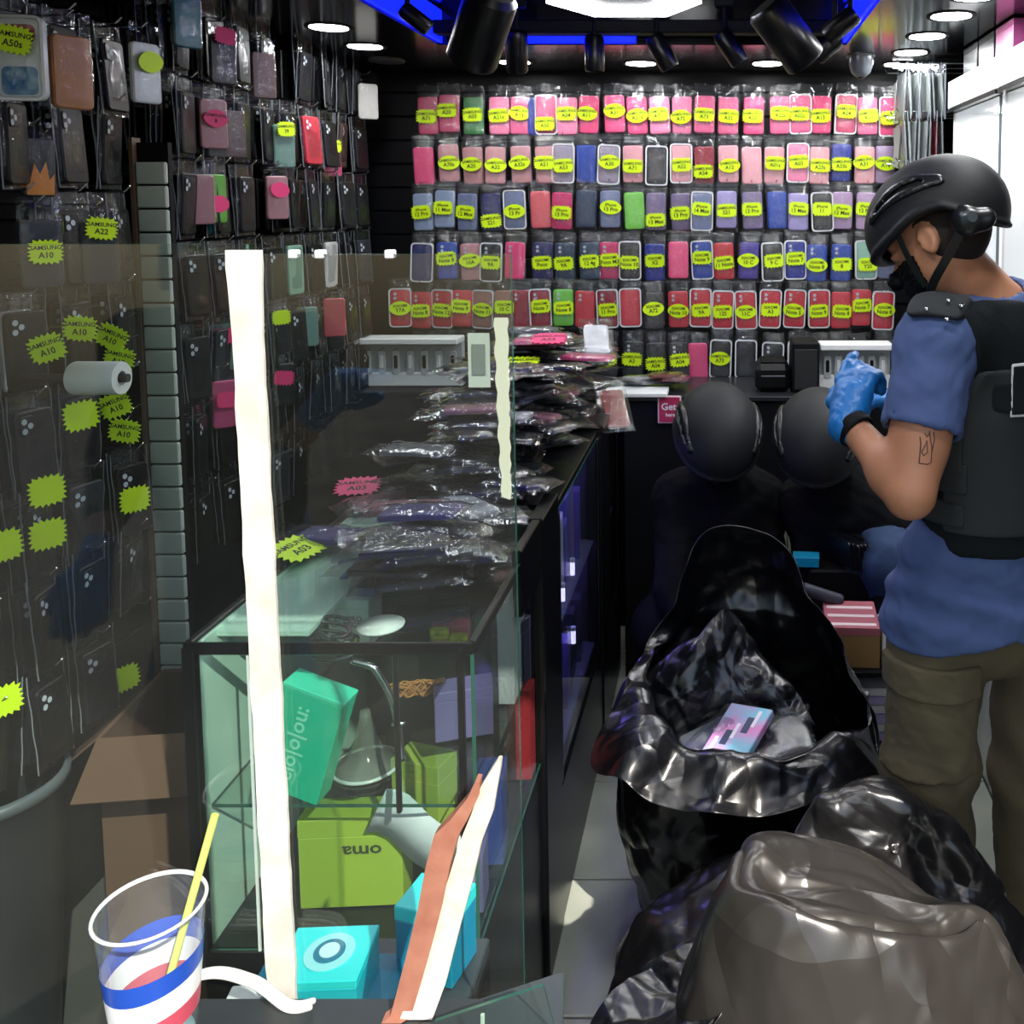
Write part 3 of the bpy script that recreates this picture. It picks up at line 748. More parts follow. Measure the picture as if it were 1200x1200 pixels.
# pink and yellow tagged ones seen through the glass
face_pack(188, 352, 2.2, 'hot', 1.0, 'magenta phone case with pink tag behind the glass by the pillar', 's', True, -.10, txt='')
face_pack(258, 362, 2.45, 'greeny', .7, 'green phone case with a pink tag seen through the glass', 's', True, -.08, txt='')
face_pack(262, 428, 2.4, 'rose', .8, 'rose phone case with a pink tag hanging low behind the glass', 's', True, -.10, txt='')
face_pack(330, 410, 2.7, 'black', .6, 'black phone case with a hot pink tag right of the white post', 's', True, -.09, txt='')
face_pack(325, 350, 2.7, 'black', .9, 'black phone case with a slim yellow tag right of the white post', 's', False, -.06, txt='')
face_pack(358, 345, 2.9, 'greeny', .8, 'pale green phone case right of the white post behind the glass')
face_pack(391, 335, 3.0, 'coral', .4, 'red phone case hanging behind the glass right of the white post')
for (px, py, Y, tl, lab) in [(94, 385, 1.75, .1, 'large neon star tag above the white roll'), (131, 395, 1.85, .5, 'neon star tag at right of the largest one, above the white roll'), (140, 420, 1.9, .3, 'neon star tag tucked behind the white roll'),
                         (135, 475, 1.8, -.35, 'long neon tag right below the white roll'), (146, 505, 1.85, .2, 'lowest neon star tag under the white roll'), (95, 487, 1.75, 1.4, 'narrow neon tag left below the white roll'),
                         (55, 408, 1.6, -.3, 'neon tag lying flat on top of a case left of the roll'), (55, 575, 1.7, 1.45, 'narrow upright neon tag in the middle of the left wall'), (56, 626, 1.7, 1.5, 'narrow upright neon tag below its twin on the left wall'),
                         (158, 585, 1.98, 1.5, 'slim neon tag beside the slatted pillar'), (146, 795, 1.95, 1.4, 'neon tag low down near the pillar above the cardboard'), (3, 640, 1.6, 1.4, 'neon tag cut by the left edge of the picture, upper'), (3, 822, 1.6, 1.4, 'neon tag cut by the left edge of the picture, lower')]:
    p = at(px, py, Y); nar = abs(tl) > 1
    t = thing('price_tag', lab, 'price tag', p, (0, tl if not nar else tl-1.5, .9 if nar else .15), 'loose neon price tags on the left wall')
    link('tag_card', tag_mesh('s', 'SAMSUNG' if not nar else '', 'A10' if not nar else '', w=.062, h=.060 if nar else .05), t)
    MB().tube([(0, .0, .02), (-.01, .05, .035), (-.02, .12, .03)], .0012, 5).obj('loop', M_FILM2, t)
# white paper roll on a hook
rl = thing('label_roll', 'white paper roll pushed on a hook of the left wall among neon tags', 'paper roll', at(143, 443, 1.72), (0, 0, 0))
T = Matrix.Rotation(-pi/2, 4, 'Y') @ Matrix.Rotation(0, 4, 'X')
MB().lathe([(.013, 0), (.030, 0), (.031, .003), (.031, .085), (.030, .088), (.013, .088), (.013, 0)], 28, T=T).obj('roll', mat('paper', (226, 228, 222), .7), rl, 40)
MB().tube([(.012, 0, 0), (-.3, 0, 0)], .008, 10).obj('core', mat('core_dark', (60, 56, 50), .6), rl)
# slatted pillar
pil = struct(MB().box(-1.338, -1.329, 2.12, 2.15, .3, 1.83).obj('pillar_slatted', mat('pillar_trim', (112, 92, 74), .5)))
link('backing', MB().box(-1.329, -1.258, 2.135, 2.15, .3, 1.82).mesh('backing', M_BLACKM), pil)
pm = MB().box(-.034, .034, -.012, 0, -.0245, .0245, bev=.003).mesh('slat', mat('slat_pale', (200, 208, 198), .35, vary=((176, 186, 176), 8)))
for k in range(27): link('slat', pm, pil, (-1.293, 2.135, .36+.0535*k))
# ================================================================ FRONT GLASS SCREEN
YS = .85
def pane(name, x0, x1, z0, z1, y, parent, t=.005, axis='y', m=None):
    """a sheet of glass with green cut edges"""
    mb = MB()
    if axis == 'y': mb.box(x0, x1, y, y+t, z0, z1)
    elif axis == 'x': mb.box(y, y+t, x0, x1, z0, z1)
    else: mb.box(x0, x1, z0, z1, y, y+t)          # horizontal: z0,z1 are y range, y is height
    big = {'y': (2, 3), 'x': (0, 1), 'z': (4, 5)}[axis]
    me = mesh(name, mb.V, mb.F, [m or M_CASEG, M_GEDGE], False)
    for i, p in enumerate(me.polygons):
        n = p.normal; a = {'y': abs(n.y), 'x': abs(n.x), 'z': abs(n.z)}[axis]
        p.material_index = 0 if a > .5 else 1
    return link(name, me, parent)
xs_r = at(600, 400, YS).x; xs_p = at(303, 600, YS).x
ztop = at(450, 298, YS).z
scn = thing('glass_screen', 'tall frameless glass screen with a white taped joint in front of the shop counter', 'glass screen', (0, YS, 0))
def loc_(o): o.location = (0, -YS, 0); return o
loc_(pane('glass_pane', -1.25, xs_p-.002, .70, ztop+.009, YS, scn, .006, 'y', M_PANE))
loc_(pane('glass_pane', xs_p+.002, xs_r, .70, ztop, YS, scn, .006, 'y', M_PANE))
# white tape with ragged edges
V = []; F = []; n = 60
for s_ in (0, 1):
    for i in range(n+1):
        v = i/n; z = ztop+.004-(ztop+.004-.70)*v
        xo = -.0020+.0105*v
        wv = .0138+.0004*sin(v*47)+.0003*sin(v*131)+(.002*math.exp(-(v*18)**2))
        V.append((xs_p+xo-wv-.0003*sin(v*90), YS-.0015-.004*s_, z)); V.append((xs_p+xo+wv+.0003*sin(v*70+1), YS-.0015-.004*s_, z))
for i in range(n):
    a = 2*(n+1)+2*i; F.append((a, a+2, a+3, a+1)); b = 2*i
    F.append((b, b+1, b+3, b+2)); F.append((b, b+2, a+2, a)); F.append((b+1, a+1, a+3, b+3))
tape = loc_(link('joint_tape', mesh('joint_tape', V, F, mat('white_tape', (236, 232, 222), .6, bump=('noise', 60, .5, .002), vary=((206, 202, 190), 20))), scn, label='white tape strip over the glass joint'))
# faded tape strip at the right edge
V = []; F = []; n = 24
for i in range(n+1):
    v = i/n; p = at(0, 372+210*v, YS); z = p.z
    V += [(xs_r-.0155-.001*sin(i*1.7)+(.004*v*v), YS-.0012, z), (xs_r-.003+.0008*sin(i*2.3), YS-.0012, z+.003*sin(i))]
for i in range(n): F.append((2*i, 2*i+2, 2*i+3, 2*i+1))
loc_(link('edge_tape', mesh('edge_tape', V, F, mat('faded_tape', (168, 176, 156), .7)), scn, label='faded beige tape strip with a torn end'))
# small white blocks standing in for highlights on the top edge
for px in (343, 374, 456):
    p = at(px, 296, YS); loc_(link('edge_highlight', MB().box(p.x-.004, p.x+.004, YS-.002, YS+.008, ztop-.004, ztop+.004, bev=.001).mesh('edge_highlight', M_WHITE), scn))
# card stuck inside the screen
p0 = at(545, 392, YS); p1 = at(572, 456, YS)
cdn = loc_(link('notice_card', MB().box(p0.x, p1.x, YS+.008, YS+.0095, p1.z, p0.z).mesh('notice_card', mat('card_grey', (178, 182, 176), .7)), scn, label='small pale notice card'))
cdn2 = loc_(link('notice_card', MB().box(p0.x+.004, p1.x-.004, YS+.0065, YS+.0078, p1.z+.012, p0.z-.010).mesh('notice_print', mat('card_print', (112, 118, 116), .7)), scn, label='grey printed patch on the card'))

# ledge in front of the screen, shelf behind it
lg = thing('ledge', 'grey ledge in front of the glass screen carrying the plastic cup', 'ledge', (-.55, .72, .93))
MB().box(-.02, .38, -.10, .115, -.025, 0, bev=.003).obj('board', mat('ledge_grey', (44, 50, 52), .4), lg)
for x in (0, 0.36): link('support', MB().box(x-.015, x+.015, -.08, .10, -.93, -.025).mesh('support', M_BLACKM), lg)
sh = thing('shelf', 'narrow shelf behind the glass screen with cyan boxes on it', 'shelf', (-.43, .95, .812))
MB().box(-.10, .15, -.085, .10, -.018, 0, bev=.002).obj('board', mat('shelf_dark', (50, 58, 62), .4), sh)
for x in (-.09, .14): link('support', MB().box(x-.012, x+.012, -.08, .09, -.812, -.018).mesh('support', M_BLACKM), sh)

# cup with straw
pc = at(176, 1062, .765)
cup = thing('plastic_cup', 'clear plastic cup with blue, white and red bands standing on the ledge', 'cup', (pc.x, pc.y, .93))
CM = glass_mat('cup_plastic', (.96, .98, .98), dust=.06, dustcol=(235, 240, 245), rough=.06, ior=1.45)
H = pc.z-.93; r0, r1 = .029, .0425
def cr(z): return r0+(r1-r0)*z/H
MB().lathe([(0, .001), (r0-.002, .001), (r0, .004)]+[(cr(z*H), z*H) for z in (.2, .4, .6, .8, .96)]+[(r1-.001, H-.002)], 40).obj('cup_wall', CM, cup, True)
MB().lathe([(r1-.001, H-.0015), (r1+.001, H-.0015), (r1+.002, H), (r1+.001, H+.0015), (r1-.001, H+.001), (r1-.001, H-.0015)], 40).obj('rim', mat('cup_rim', (230, 234, 238), .2), cup, True)
def band(z0, z1, m, lab, wave=0):
    V = []; F = []; n = 40
    for k in range(n):
        a = 2*pi*k/n; wz = wave*sin(a*1+1.2)
        for z in (z0, z1):
            z2 = z*H+wz; V.append(((cr(z2)+.0006)*cos(a), (cr(z2)+.0006)*sin(a), z2))
    for k in range(n): F.append((2*k, 2*((k+1) % n), 2*((k+1) % n)+1, 2*k+1))
    link('printed_band', mesh('printed_band', V, F, m, True), cup, label=lab)
band(.59, .72, mat('band_blue', (40, 84, 190), .35), 'blue printed band', .004)
band(.44, .59, mat('band_white', (240, 242, 245), .35), 'white printed band', .004)
band(.32, .44, mat('band_red', (206, 84, 104), .35), 'red printed band', .004)
MB().lathe([(0, .002), (r0-.003, .003), (cr(.16*H)-.002, .16*H), (0, .16*H)], 32).obj('drink', mat('drink', (150, 190, 196), .1), cup, True)
st = thing('drinking_straw', 'pale yellow drinking straw leaning in the plastic cup', 'straw', (pc.x, pc.y, .94))
a = at(252, 955, .79)-st.location; b = Vector((-.004, -.006, .006))
MB().tube([b, b.lerp(a, .5), a], .0034, 12, cap=False).obj('tube', mat('straw', (226, 240, 120), .35), st, True)

# white cable lying on the ledge
cb = MB()
def wcable(pts, r, seg=10):
    P = [Vector(p) for p in pts]; out = []
    for i in range(len(P)-1):
        p0, p1, p2, p3 = P[max(i-1, 0)], P[i], P[i+1], P[min(i+2, len(P)-1)]
        for k in range(seg):
            w_ = cr1(0, k/seg); out.append(p0*w_[0]+p1*w_[1]+p2*w_[2]+p3*w_[3])
    out.append(P[-1]); return out
zc = .937
for dx, dy in ((0, 0), (.004, .007)):
    cb.tube(wcable([(-.66+dx, .68, zc-.02), (-.60+dx, .73+dy, zc+.004), (-.54+dx, .78+dy, zc+.008), (-.49, .815+dy, zc+.028), (-.44, .812+dy, zc+.026), (-.40, .80+dy, zc+.012), (-.385, .815+dy, zc)], .0028), .0028, 7)
o = cb.obj('cable', mat('cable_white', (236, 236, 232), .4), None, True)
tagit(o, 'white doubled cable looping behind the plastic cup on the ledge', 'cable')

# cyan boxes on the shelf
def box_thing(name, lab, cat, loc, size, rotz, cols, text=None, tsz=.01, face='front', group=None, rx=0, ry=0, m2=None, trot=0, disc=None, kids=()):
    t = thing(name, lab, cat, loc, (rx, ry, rotz), group)
    w_, d_, h_ = size
    MB().box(-w_/2, w_/2, -d_/2, d_/2, 0, h_*.8, bev=.0012).obj('carton', cols[0], t)
    MB().box(-w_/2-.0006, w_/2+.0006, -d_/2-.0006, d_/2+.0006, h_*.8, h_, bev=.0012).obj('lid', cols[-1], t)
    if text:
        mb = MB(); put_text(mb, text, tsz, -d_/2-.0012, 0, h_*.45, trot)
        mb.obj('lettering', m2 or mat('print_white', (240, 250, 248), .5), t)
    if disc:
        MB().lathe([(0, 0), (disc, 0), (disc, .0012), (0, .0012)], 28, T=Matrix.Translation((disc*.15, 0, h_+.0002))).obj('printed_disc', mat('disc_a', (150, 226, 232), .4), t)
        MB().lathe([(0, 0), (disc*.62, 0), (disc*.62, .0022), (0, .0022)], 24, T=Matrix.Translation((disc*.15, 0, h_+.0003))).obj('printed_disc', mat('disc_b', (30, 120, 150), .4), t)
        MB().lathe([(0, 0), (disc*.4, 0), (disc*.4, .003), (0, .003)], 20, T=Matrix.Translation((disc*.15, 0, h_+.0004))).obj('printed_disc', mat('disc_c', (196, 236, 240), .4), t)
    return t
M_CYAN = mat('carton_cyan', (0, 190, 208), .35); M_CYAN2 = mat('carton_cyan_light', (40, 222, 226), .35); M_CYAN3 = mat('carton_deep_cyan', (0, 140, 178), .4)
box_thing('carton_box', 'cyan boxed gadget with a round picture on top, standing on the shelf behind the glass', 'box', (-.428, .945, .835), (.088, .075, .046), .05, (M_CYAN, M_CYAN2), disc=.026)
box_thing('carton_box', 'flat cyan box lying under the one with the round picture', 'box', (-.435, .945, .812), (.16, .11, .022), 0, (M_CYAN2, M_CYAN3))
box_thing('carton_box', 'deep cyan box standing behind the leaning wooden strip', 'box', (-.330, 1.01, .812), (.07, .055, .085), -.25, (M_CYAN3, M_CYAN2))
box_thing('carton_box', 'small blue open tray at the foot of the wooden strip', 'box', (-.325, .905, .812), (.055, .05, .024), .4, (M_CYAN3, M_CYAN3))
box_thing('carton_box', 'white flat carton left of the taped joint on the shelf', 'box', (-.495, .90, .835), (.035, .04, .032), .1, (M_WHITE, M_WHITE))
# dark plastic tray at the bottom right behind the screen
td = thing('plastic_tray', 'clear tilted plastic cover at the right end of the ledge', 'cover', (-.195, .79, .93), (0, -.22, .15))
pane('panel', -.05, .045, 0, .055, -.02, td, .003, 'y', M_CASEG)
MB().box(-.055, .05, -.045, .05, 0, .006, bev=.002).obj('base', mat('tray_grey', (60, 68, 70), .3), td)
MB().tube([(-.02, -.03, .006), (-.008, -.028, .054)], .002, 6).obj('edge_strip', mat('tray_edge', (150, 180, 160), .3), td)

# splintered strips of board leaning on the screen
def plank(name, lab, pts, wd, th, m, label2=None, Y0=.80):
    """pts: list of (px,py,Y,width_m)"""
    V = []; F = []
    for (px, py, Y, w_) in pts:
        p = at(px, py, Y)
        for sx, sy in ((-1, -1), (1, -1), (1, 1), (-1, 1)): V.append((p.x+sx*w_/2, p.y+sy*th/2, p.z+(RND.uniform(-.001, .001))))
    n = len(pts)
    for i in range(n-1):
        for k in range(4): a = i*4; F.append((a+k, a+4+k, a+4+(k+1) % 4, a+(k+1) % 4))
    F.append((0, 1, 2, 3)); F.append(tuple((n-1)*4+k for k in (3, 2, 1, 0)))
    V = [(x, y, max(z, .931)) for x, y, z in V]
    base = Vector(V[-4]); t = thing(name, lab, 'wood strip', base)
    me = mesh('board', [Vector(v)-base for v in V], F, m); link('board', me, t); return t
M_REDWOOD = mat('board_red_brown', (176, 120, 98), .6, bump=('noise', 60, .4, .002), vary=((158, 100, 80), 30))
M_PALEWOOD = mat('board_pale', (238, 226, 206), .7, bump=('noise', 90, .5, .002), vary=((222, 208, 186), 40))
plank('wood_strip', 'red-brown painted strip of board leaning against the glass screen', [(561, 912, .833, .004), (556, 930, .832, .010), (540, 955, .83, .016), (525, 975, .828, .022), (515, 1010, .826, .022), (505, 1060, .824, .021), (490, 1120, .82, .020), (472, 1185, .816, .019), (462, 1230, .81, .018)], 0, .012, M_REDWOOD)
plank('wood_strip', 'splintered white strip of board leaning behind the red-brown one', [(586, 888, .838, .003), (582, 898, .838, .008), (574, 920, .836, .015), (566, 950, .834, .019), (552, 985, .832, .020), (540, 1030, .83, .023), (522, 1090, .828, .026), (505, 1150, .822, .029), (490, 1230, .812, .03)], 0, .008, M_PALEWOOD)

# ================================================================ COUNTER ROW
XR = -.39; XF = -.83; ZT1 = 1.0
# showcase 1
s1 = thing('glass_showcase', 'glass showcase with black edges and a white side wall, nearest end of the counter', 'showcase', (-.61, 1.4, 0))
def S1(o): o.location = o.location-Vector((-.61, 1.4, 0)); return o
S1(link('plinth', MB().box(XF, XR, 1.4, 2.08, 0, .50, bev=.004).mesh('plinth', M_BLACK), s1))
S1(pane('glass_front', XF, XR-.016, .50, ZT1, 1.40, s1, .006, 'y'))
S1(pane('glass_side', 1.406, 1.90, .50, ZT1, XR-.006, s1, .006, 'x'))
S1(pane('glass_top', XF, XR, 1.40, 2.0, ZT1, s1, .006, 'z'))
S1(link('side_wall', MB().box(XF, XF+.012, 1.41, 2.08, .50, ZT1, bev=.001).mesh('side_wall', M_WHITEG), s1, label='pale mint side wall'))
S1(link('back_wall', MB().box(XF+.012, XR-.01, 2.06, 2.08, .50, ZT1-.01).mesh('back_wall', mat('back_grey', (70, 78, 80), .5)), s1))
S1(link('inner_top', MB().box(XF+.012, XF+.16, 1.46, 2.05, ZT1-.012, ZT1-.004).mesh('inner_top', M_WHITEG), s1, label='pale strip under the glass top'))
S1(pane('glass_shelf', XF+.014, XR-.01, 1.42, 1.95, .725, s1, .006, 'z'))
for (x0, x1, y0, y1, z0, z1) in [(XF-.006, XR, 1.394, 1.402, ZT1-.012, ZT1+.007), (XR-.024, XR-.014, 1.392, 1.404, .5, ZT1), (XF-.008, XF+.012, 1.392, 1.41, .5, ZT1), (XR-.008, XR+.004, 1.40, 2.08, ZT1-.012, ZT1+.008), (XF-.006, XF+.006, 1.40, 2.08, ZT1-.008, ZT1+.008), (XR-.13, XR-.122, 1.41, 1.42, .72, ZT1-.01)]:
    S1(link('edge_trim', MB().box(x0, x1, y0, y1, z0, z1, bev=.002).mesh('edge_trim', M_BLACK), s1))
S1(link('edge_trim', MB().box(XF+.09, XF+.094, 1.398, 1.401, .5, ZT1-.01).mesh('edge_trim', M_WHITE), s1, label='white vertical bead on the glass'))
S1(link('side_panel', MB().box(XR-.02, XR+.012, 1.90, 2.08, 0, ZT1+.03, bev=.003).mesh('side_panel', M_BLACK), s1, label='black upright panel facing the aisle'))
S1(link('side_panel', MB().box(XR-.012, XR+.006, 1.72, 1.90, .90, ZT1+.03, bev=.003).mesh('side_panel', M_BLACK), s1))
# things inside showcase 1
IM = lambda px, py, Y: at(px, py, Y)
p = at(352, 972, 1.47)
tb_ = thing('carton_box', 'bright teal tilted box with white lettering inside the showcase', 'box', (p.x+.006, 1.442, .746), (0, R(17), -.12))
MB().box(-.052, .052, -.022, .022, 0, .172, bev=.0015).obj('carton', mat('carton_teal', (0, 200, 160), .35), tb_)
MB().box(-.053, .053, -.023, .023, .172, .180, bev=.0015).obj('lid', mat('carton_teal_light', (70, 226, 190), .35), tb_)
mb = MB(); put_text(mb, 'elo|o|ou:', .036, -.0235, -.010, .088, R(90)); mb.obj('lettering', mat('print_mint', (150, 240, 215), .5), tb_)
mb = MB(); mb.lathe([(.0, 0), (.012, 0), (.012, .001), (.0, .001)], 20, T=Matrix.Translation((-.03, -.0225, .03)) @ Matrix.Rotation(pi/2, 4, 'X')); mb.obj('round_badge', mat('print_mint', (150, 240, 215), .5), tb_)
# clear cone (funnel)
p = at(432, 970, 1.52)
fn = thing('plastic_cone', 'clear plastic cone standing on the glass shelf', 'cone', (p.x, 1.52, .732))
MB().lathe([(.055, 0), (.052, .004), (.030, .02), (.018, .05), (.010, .085), (.008, .098), (0, .098)], 28).obj('cone', glass_mat('cone_plastic', (.8, .84, .8), dust=.18, dustcol=(190, 200, 190), rough=.1), fn, True)
MB().lathe([(.053, .0), (.057, .001), (.057, .004), (.053, .005)], 28).obj('rim', mat('cone_rim', (190, 200, 196), .2), fn, True)
# twine bundle
tw = MB(); r = random.Random(3)
for k in range(14):
    P = [(-.05+.1*i/8, r.uniform(-.008, .008), .01+.012*sin(i*.9+k)+.01*i/8) for i in range(9)]; tw.tube(wcable(P, 0, 3), .0016, 5)
o = tw.obj('twine_bundle', mat('twine', (170, 112, 62), .7), None, True); p = at(490, 900, 1.62); o.location = (p.x, 1.62, .80); tagit(o, 'bundle of brown twine lying across the packets in the showcase', 'twine')
# black coiled cable with headset arm
cc = MB(); r = random.Random(5)
for k in range(7):
    P = [((.038-.002*k)*cos(a/2.5)+.006*sin(a+k), (.02)*sin(a/2.5), .03+.012*k*.5+.010*sin(a/2.5+k)) for a in range(0, 18)]; cc.tube(wcable(P, 0, 3), .003, 6)
o = cc.obj('coiled_cable', mat('cable_dark', (46, 52, 58), .35), None, True); p = at(392, 815, 1.5); o.location = (p.x, 1.5, .918); tagit(o, 'dark coiled cable hanging above the teal box in the showcase', 'cable')
p = at(445, 830, 1.52); ar = thing('metal_bracket', 'bent chrome bracket beside the coiled cable in the showcase', 'bracket', (p.x, 1.52, .742))
MB().tube(wcable([(-.045, 0, .175), (-.012, 0, .165), (.0, 0, .15), (.02, .0, .11), (.03, 0, .06), (.035, .0, .0)], 0, 5), .006, 10).obj('arm', M_CHROME, ar, True)
MB().tube([(.02, 0, .062), (.042, 0, .066)], .004, 8).obj('tip', M_CHROME, ar, True)
# black rubble of cases under the glass shelf region
def lying(lab, p, size, rz, col, ry=0, rx=0, film=True, group=None, name='boxed_phone_case', cat='phone case'):
    t = thing(name, lab, cat, p, (rx, ry, rz), group)
    w_, d_, h_ = size
    MB().box(-w_/2, w_/2, -d_/2, d_/2, 0, h_, bev=.003).obj('case', col, t)
    return t
for i, (px, py, Y, w_, h_, c_, rz, lab) in enumerate([
    (420, 1060, 1.52, .17, .085, 'yg', .06, 'yellow-green box with dark upside-down lettering in the bottom of the showcase'),
    (500, 1000, 1.66, .10, .095, 'yg2', -.3, 'lime box behind the folded white paper in the showcase'),
    (300, 1070, 1.60, .07, .12, 'yg', .1, 'olive box in the left bottom corner of the showcase')]):
    p = at(px, py, Y); m_ = mat('carton_'+c_, (168, 190, 60) if c_ == 'yg' else (196, 210, 80), .45)
    t = box_thing('carton_box', lab, 'box', (p.x, Y, .502), (w_, .06, h_+.07), rz, (m_, m_))
    if i == 0:
        mb = MB(); put_text(mb, 'oma', .030, -.032, .02, .10, R(180), 1.25); mb.obj('lettering', mat('print_dark', (60, 70, 40), .5), t)
# folded white paper
p = at(480, 1010, 1.47); V = []; F = []
for i in range(9):
    for j in range(3):
        u = i/8; V.append((-.075+.13*u+.02*j, -.006*j+.010*sin(u*5), .085-.085*u+.045*(j-1)*.9+.006*sin(u*9)))
for i in range(8):
    for j in range(2): a = i*3+j; F.append((a, a+3, a+4, a+1))
me = mesh('folded_paper', V, F, mat('paper_white', (232, 232, 242), .6), True); o = link('folded_paper', me, None, (p.x+.005, 1.47, .605)); md = o.modifiers.new('s', 'SOLIDIFY'); md.thickness = .0015
tagit(o, 'folded white paper strip tilted over the lime boxes in the showcase', 'paper')
for i, (x, y, z, sx, sy, sz, rz, ry, c_, lab) in enumerate([
    (-.70, 1.72, .84, .012, .10, .16, 0, 0, (84, 84, 150), 'purple-blue flat packet standing at the left of the showcase'),
    (-.47, 1.62, .735, .10, .05, .09, .3, .2, (110, 100, 150), 'lilac crinkled packet at the right of the showcase shelf'),
    (-.45, 1.8, .735, .11, .06, .13, -.3, 0, (60, 58, 80), 'dark purple packet behind the lilac one in the showcase'),
    (-.58, 1.8, .735, .14, .06, .15, .2, 0, (36, 44, 48), 'black boxed packet in the middle of the showcase shelf'),
    (-.66, 1.9, .735, .10, .05, .21, 0, 0, (52, 60, 66), 'grey boxed packet at the back of the showcase shelf'),
    (-.43, 1.5, .505, .05, .06, .10, .1, 0, (150, 140, 200), 'small lilac box at the right bottom of the showcase'),
    (-.425, 1.62, .505, .05, .07, .16, .1, 0, (60, 90, 190), 'small blue box at the right bottom of the showcase'),
    (-.55, 1.75, .505, .12, .08, .14, .3, 0, (60, 66, 60), 'dark carton behind the boxes in the bottom of the showcase'),
    (-.415, 1.76, .735, .03, .10, .20, 0, 0, (226, 226, 232), 'white carton standing against the aisle glass'),
    (-.413, 1.86, .505, .03, .05, .19, 0, 0, (226, 70, 80), 'red box standing against the aisle glass')]):
    box_thing('carton_box', lab, 'box', (x, y, z), (sx, sy, sz), rz, (mat('cart%d' % i, c_, .35),)*2, ry=0)
wb2 = box_thing('carton_box', 'white boxed charger with grey print under the glass top of the showcase', 'box', (at(412, 745, 1.60).x, 1.62, .905), (.075, .05, .085), -.1, (M_WHITE, M_WHITE))
mb = MB(); put_text(mb, 'E90 PRO\nCHARGER', .014, -.0265, 0, .045); mb.obj('lettering', mat('print_grey', (130, 130, 138), .5), wb2)
mb = MB().lathe([(0, 0), (.036, 0), (.038, .004), (0, .005)], 28)
o = mb.obj('round_tin', M_WHITE, None, True, (at(442, 762, 1.48).x, 1.50, .992)); tagit(o, 'small white round disc lying just under the glass top of the showcase', 'disc')
o.location.z = .985
# showcase 2 and 3 (aisle side glass with lit inside)
def case(y0, y1, lab, nsh, top=1.0):
    t = thing('glass_showcase', lab, 'showcase', (-.61, y0, 0))
    def q(o): o.location = o.location-Vector((-.61, y0, 0)); return o
    q(link('plinth', MB().box(XF, XR+.01, y0, y1, 0, .33, bev=.004).mesh('plinth', M_BLACK), t))
    q(link('back_panel', MB().box(XF, XF+.015, y0, y1, .33, top).mesh('back_panel', M_BLACKM), t))
    q(link('worktop', MB().box(XF, XR+.004, y0, y1, top-.02, top, bev=.003).mesh('worktop', M_BLACK), t))
    for yy in (y0, y1-.03): q(link('frame_post', MB().box(XR-.03, XR+.01, yy, yy+.03, .33, top-.02, bev=.003).mesh('frame_post', M_BLACK), t))
    q(link('end_panel', MB().box(XF+.015, XR-.03, y1-.015, y1, .33, top-.02).mesh('end_panel', mat('inside_grey', (90, 86, 110), .5)), t))
    q(pane('glass_side', y0+.03, y1-.03, .33, top-.02, XR, t, .005, 'x'))
    for z in nsh: q(link('shelf', MB().box(XF+.02, XR-.01, y0+.02, y1-.02, z, z+.008, bev=.002).mesh('shelf', mat('shelf_grey', (120, 118, 150), .3)), t))
    q(link('led_strip', MB().box(XR-.035, XR-.028, y0+.04, y1-.04, top-.028, top-.021).mesh('led_strip', mat('led_violet', (140, 120, 255), .5, emit=30)), t))
    for z in nsh[1:]: q(link('led_strip', MB().box(XR-.035, XR-.028, y0+.04, y1-.04, z-.008, z-.001).mesh('led_strip', MATS['led_violet']), t))
    return t
case(2.08, 2.80, 'lit glass showcase in the middle of the counter with shelves of boxes', (.34, .66))
case(2.98, 3.3, 'dark glass showcase at the far end of the counter by the rear wall', (.6,))
t = thing('counter_panel', 'black upright panel between the two lit showcases', 'panel', (-.61, 2.80, 0))
MB().box(-.22, .235, 0, .18, 0, 1.0, bev=.003).obj('carcass', M_BLACK, t); MB().box(-.22, .24, 0, .18, 1.0, 1.012, bev=.003).obj('cap', M_BLACK, t)
k = 0
for (z, ys, hs) in ((.348, [2.16+.085*i for i in range(7)], .22), (.668, [2.15+.07*i for i in range(8)], .24)):
    for y in ys:
        c_ = RND.choice([(200, 200, 214), (214, 214, 224), (70, 70, 90), (150, 140, 190), (90, 100, 84), (40, 42, 60), (120, 100, 200)])
        hh = hs*RND.uniform(.6, 1.0); k += 1
        box_thing('small_box', '%s boxed gadget, %s from the street end, %s shelf of lit showcase' % ('pale' if c_[0] > 180 else 'dark' if c_[0] < 100 else 'lilac', ORD[ys.index(y)], 'lower' if z < .5 else 'upper'), 'box',
                  (XR-.055+RND.uniform(-.012, .004), y, z), (.05, .055, hh), RND.uniform(-.1, .1), (mat('sb%d%d%d' % c_, c_, .4),)*2, group='gadget boxes in the lit showcase')
for i, (px, py, Y) in enumerate([(678, 665, 2.40), (664, 695, 2.25), (676, 745, 2.4)]):
    p = at(px, py, Y)
    t = thing('led_tester', ['glowing violet light stick high in the lit showcase', 'glowing blue-white light stick low in the lit showcase', 'pair of small glowing tubes on the shelf of the lit showcase'][i], 'lamp', (XR-.012, Y, p.z-.02))
    MB().tube([(0, 0, 0), (0, .0, .035)], .006, 10).obj('glow_tube', mat('led_cool', (200, 190, 255), .5, emit=4), t, True)
    MB().tube([(0, 0, .035), (0, 0, .045)], .007, 10).obj('cap', M_WHITE, t)
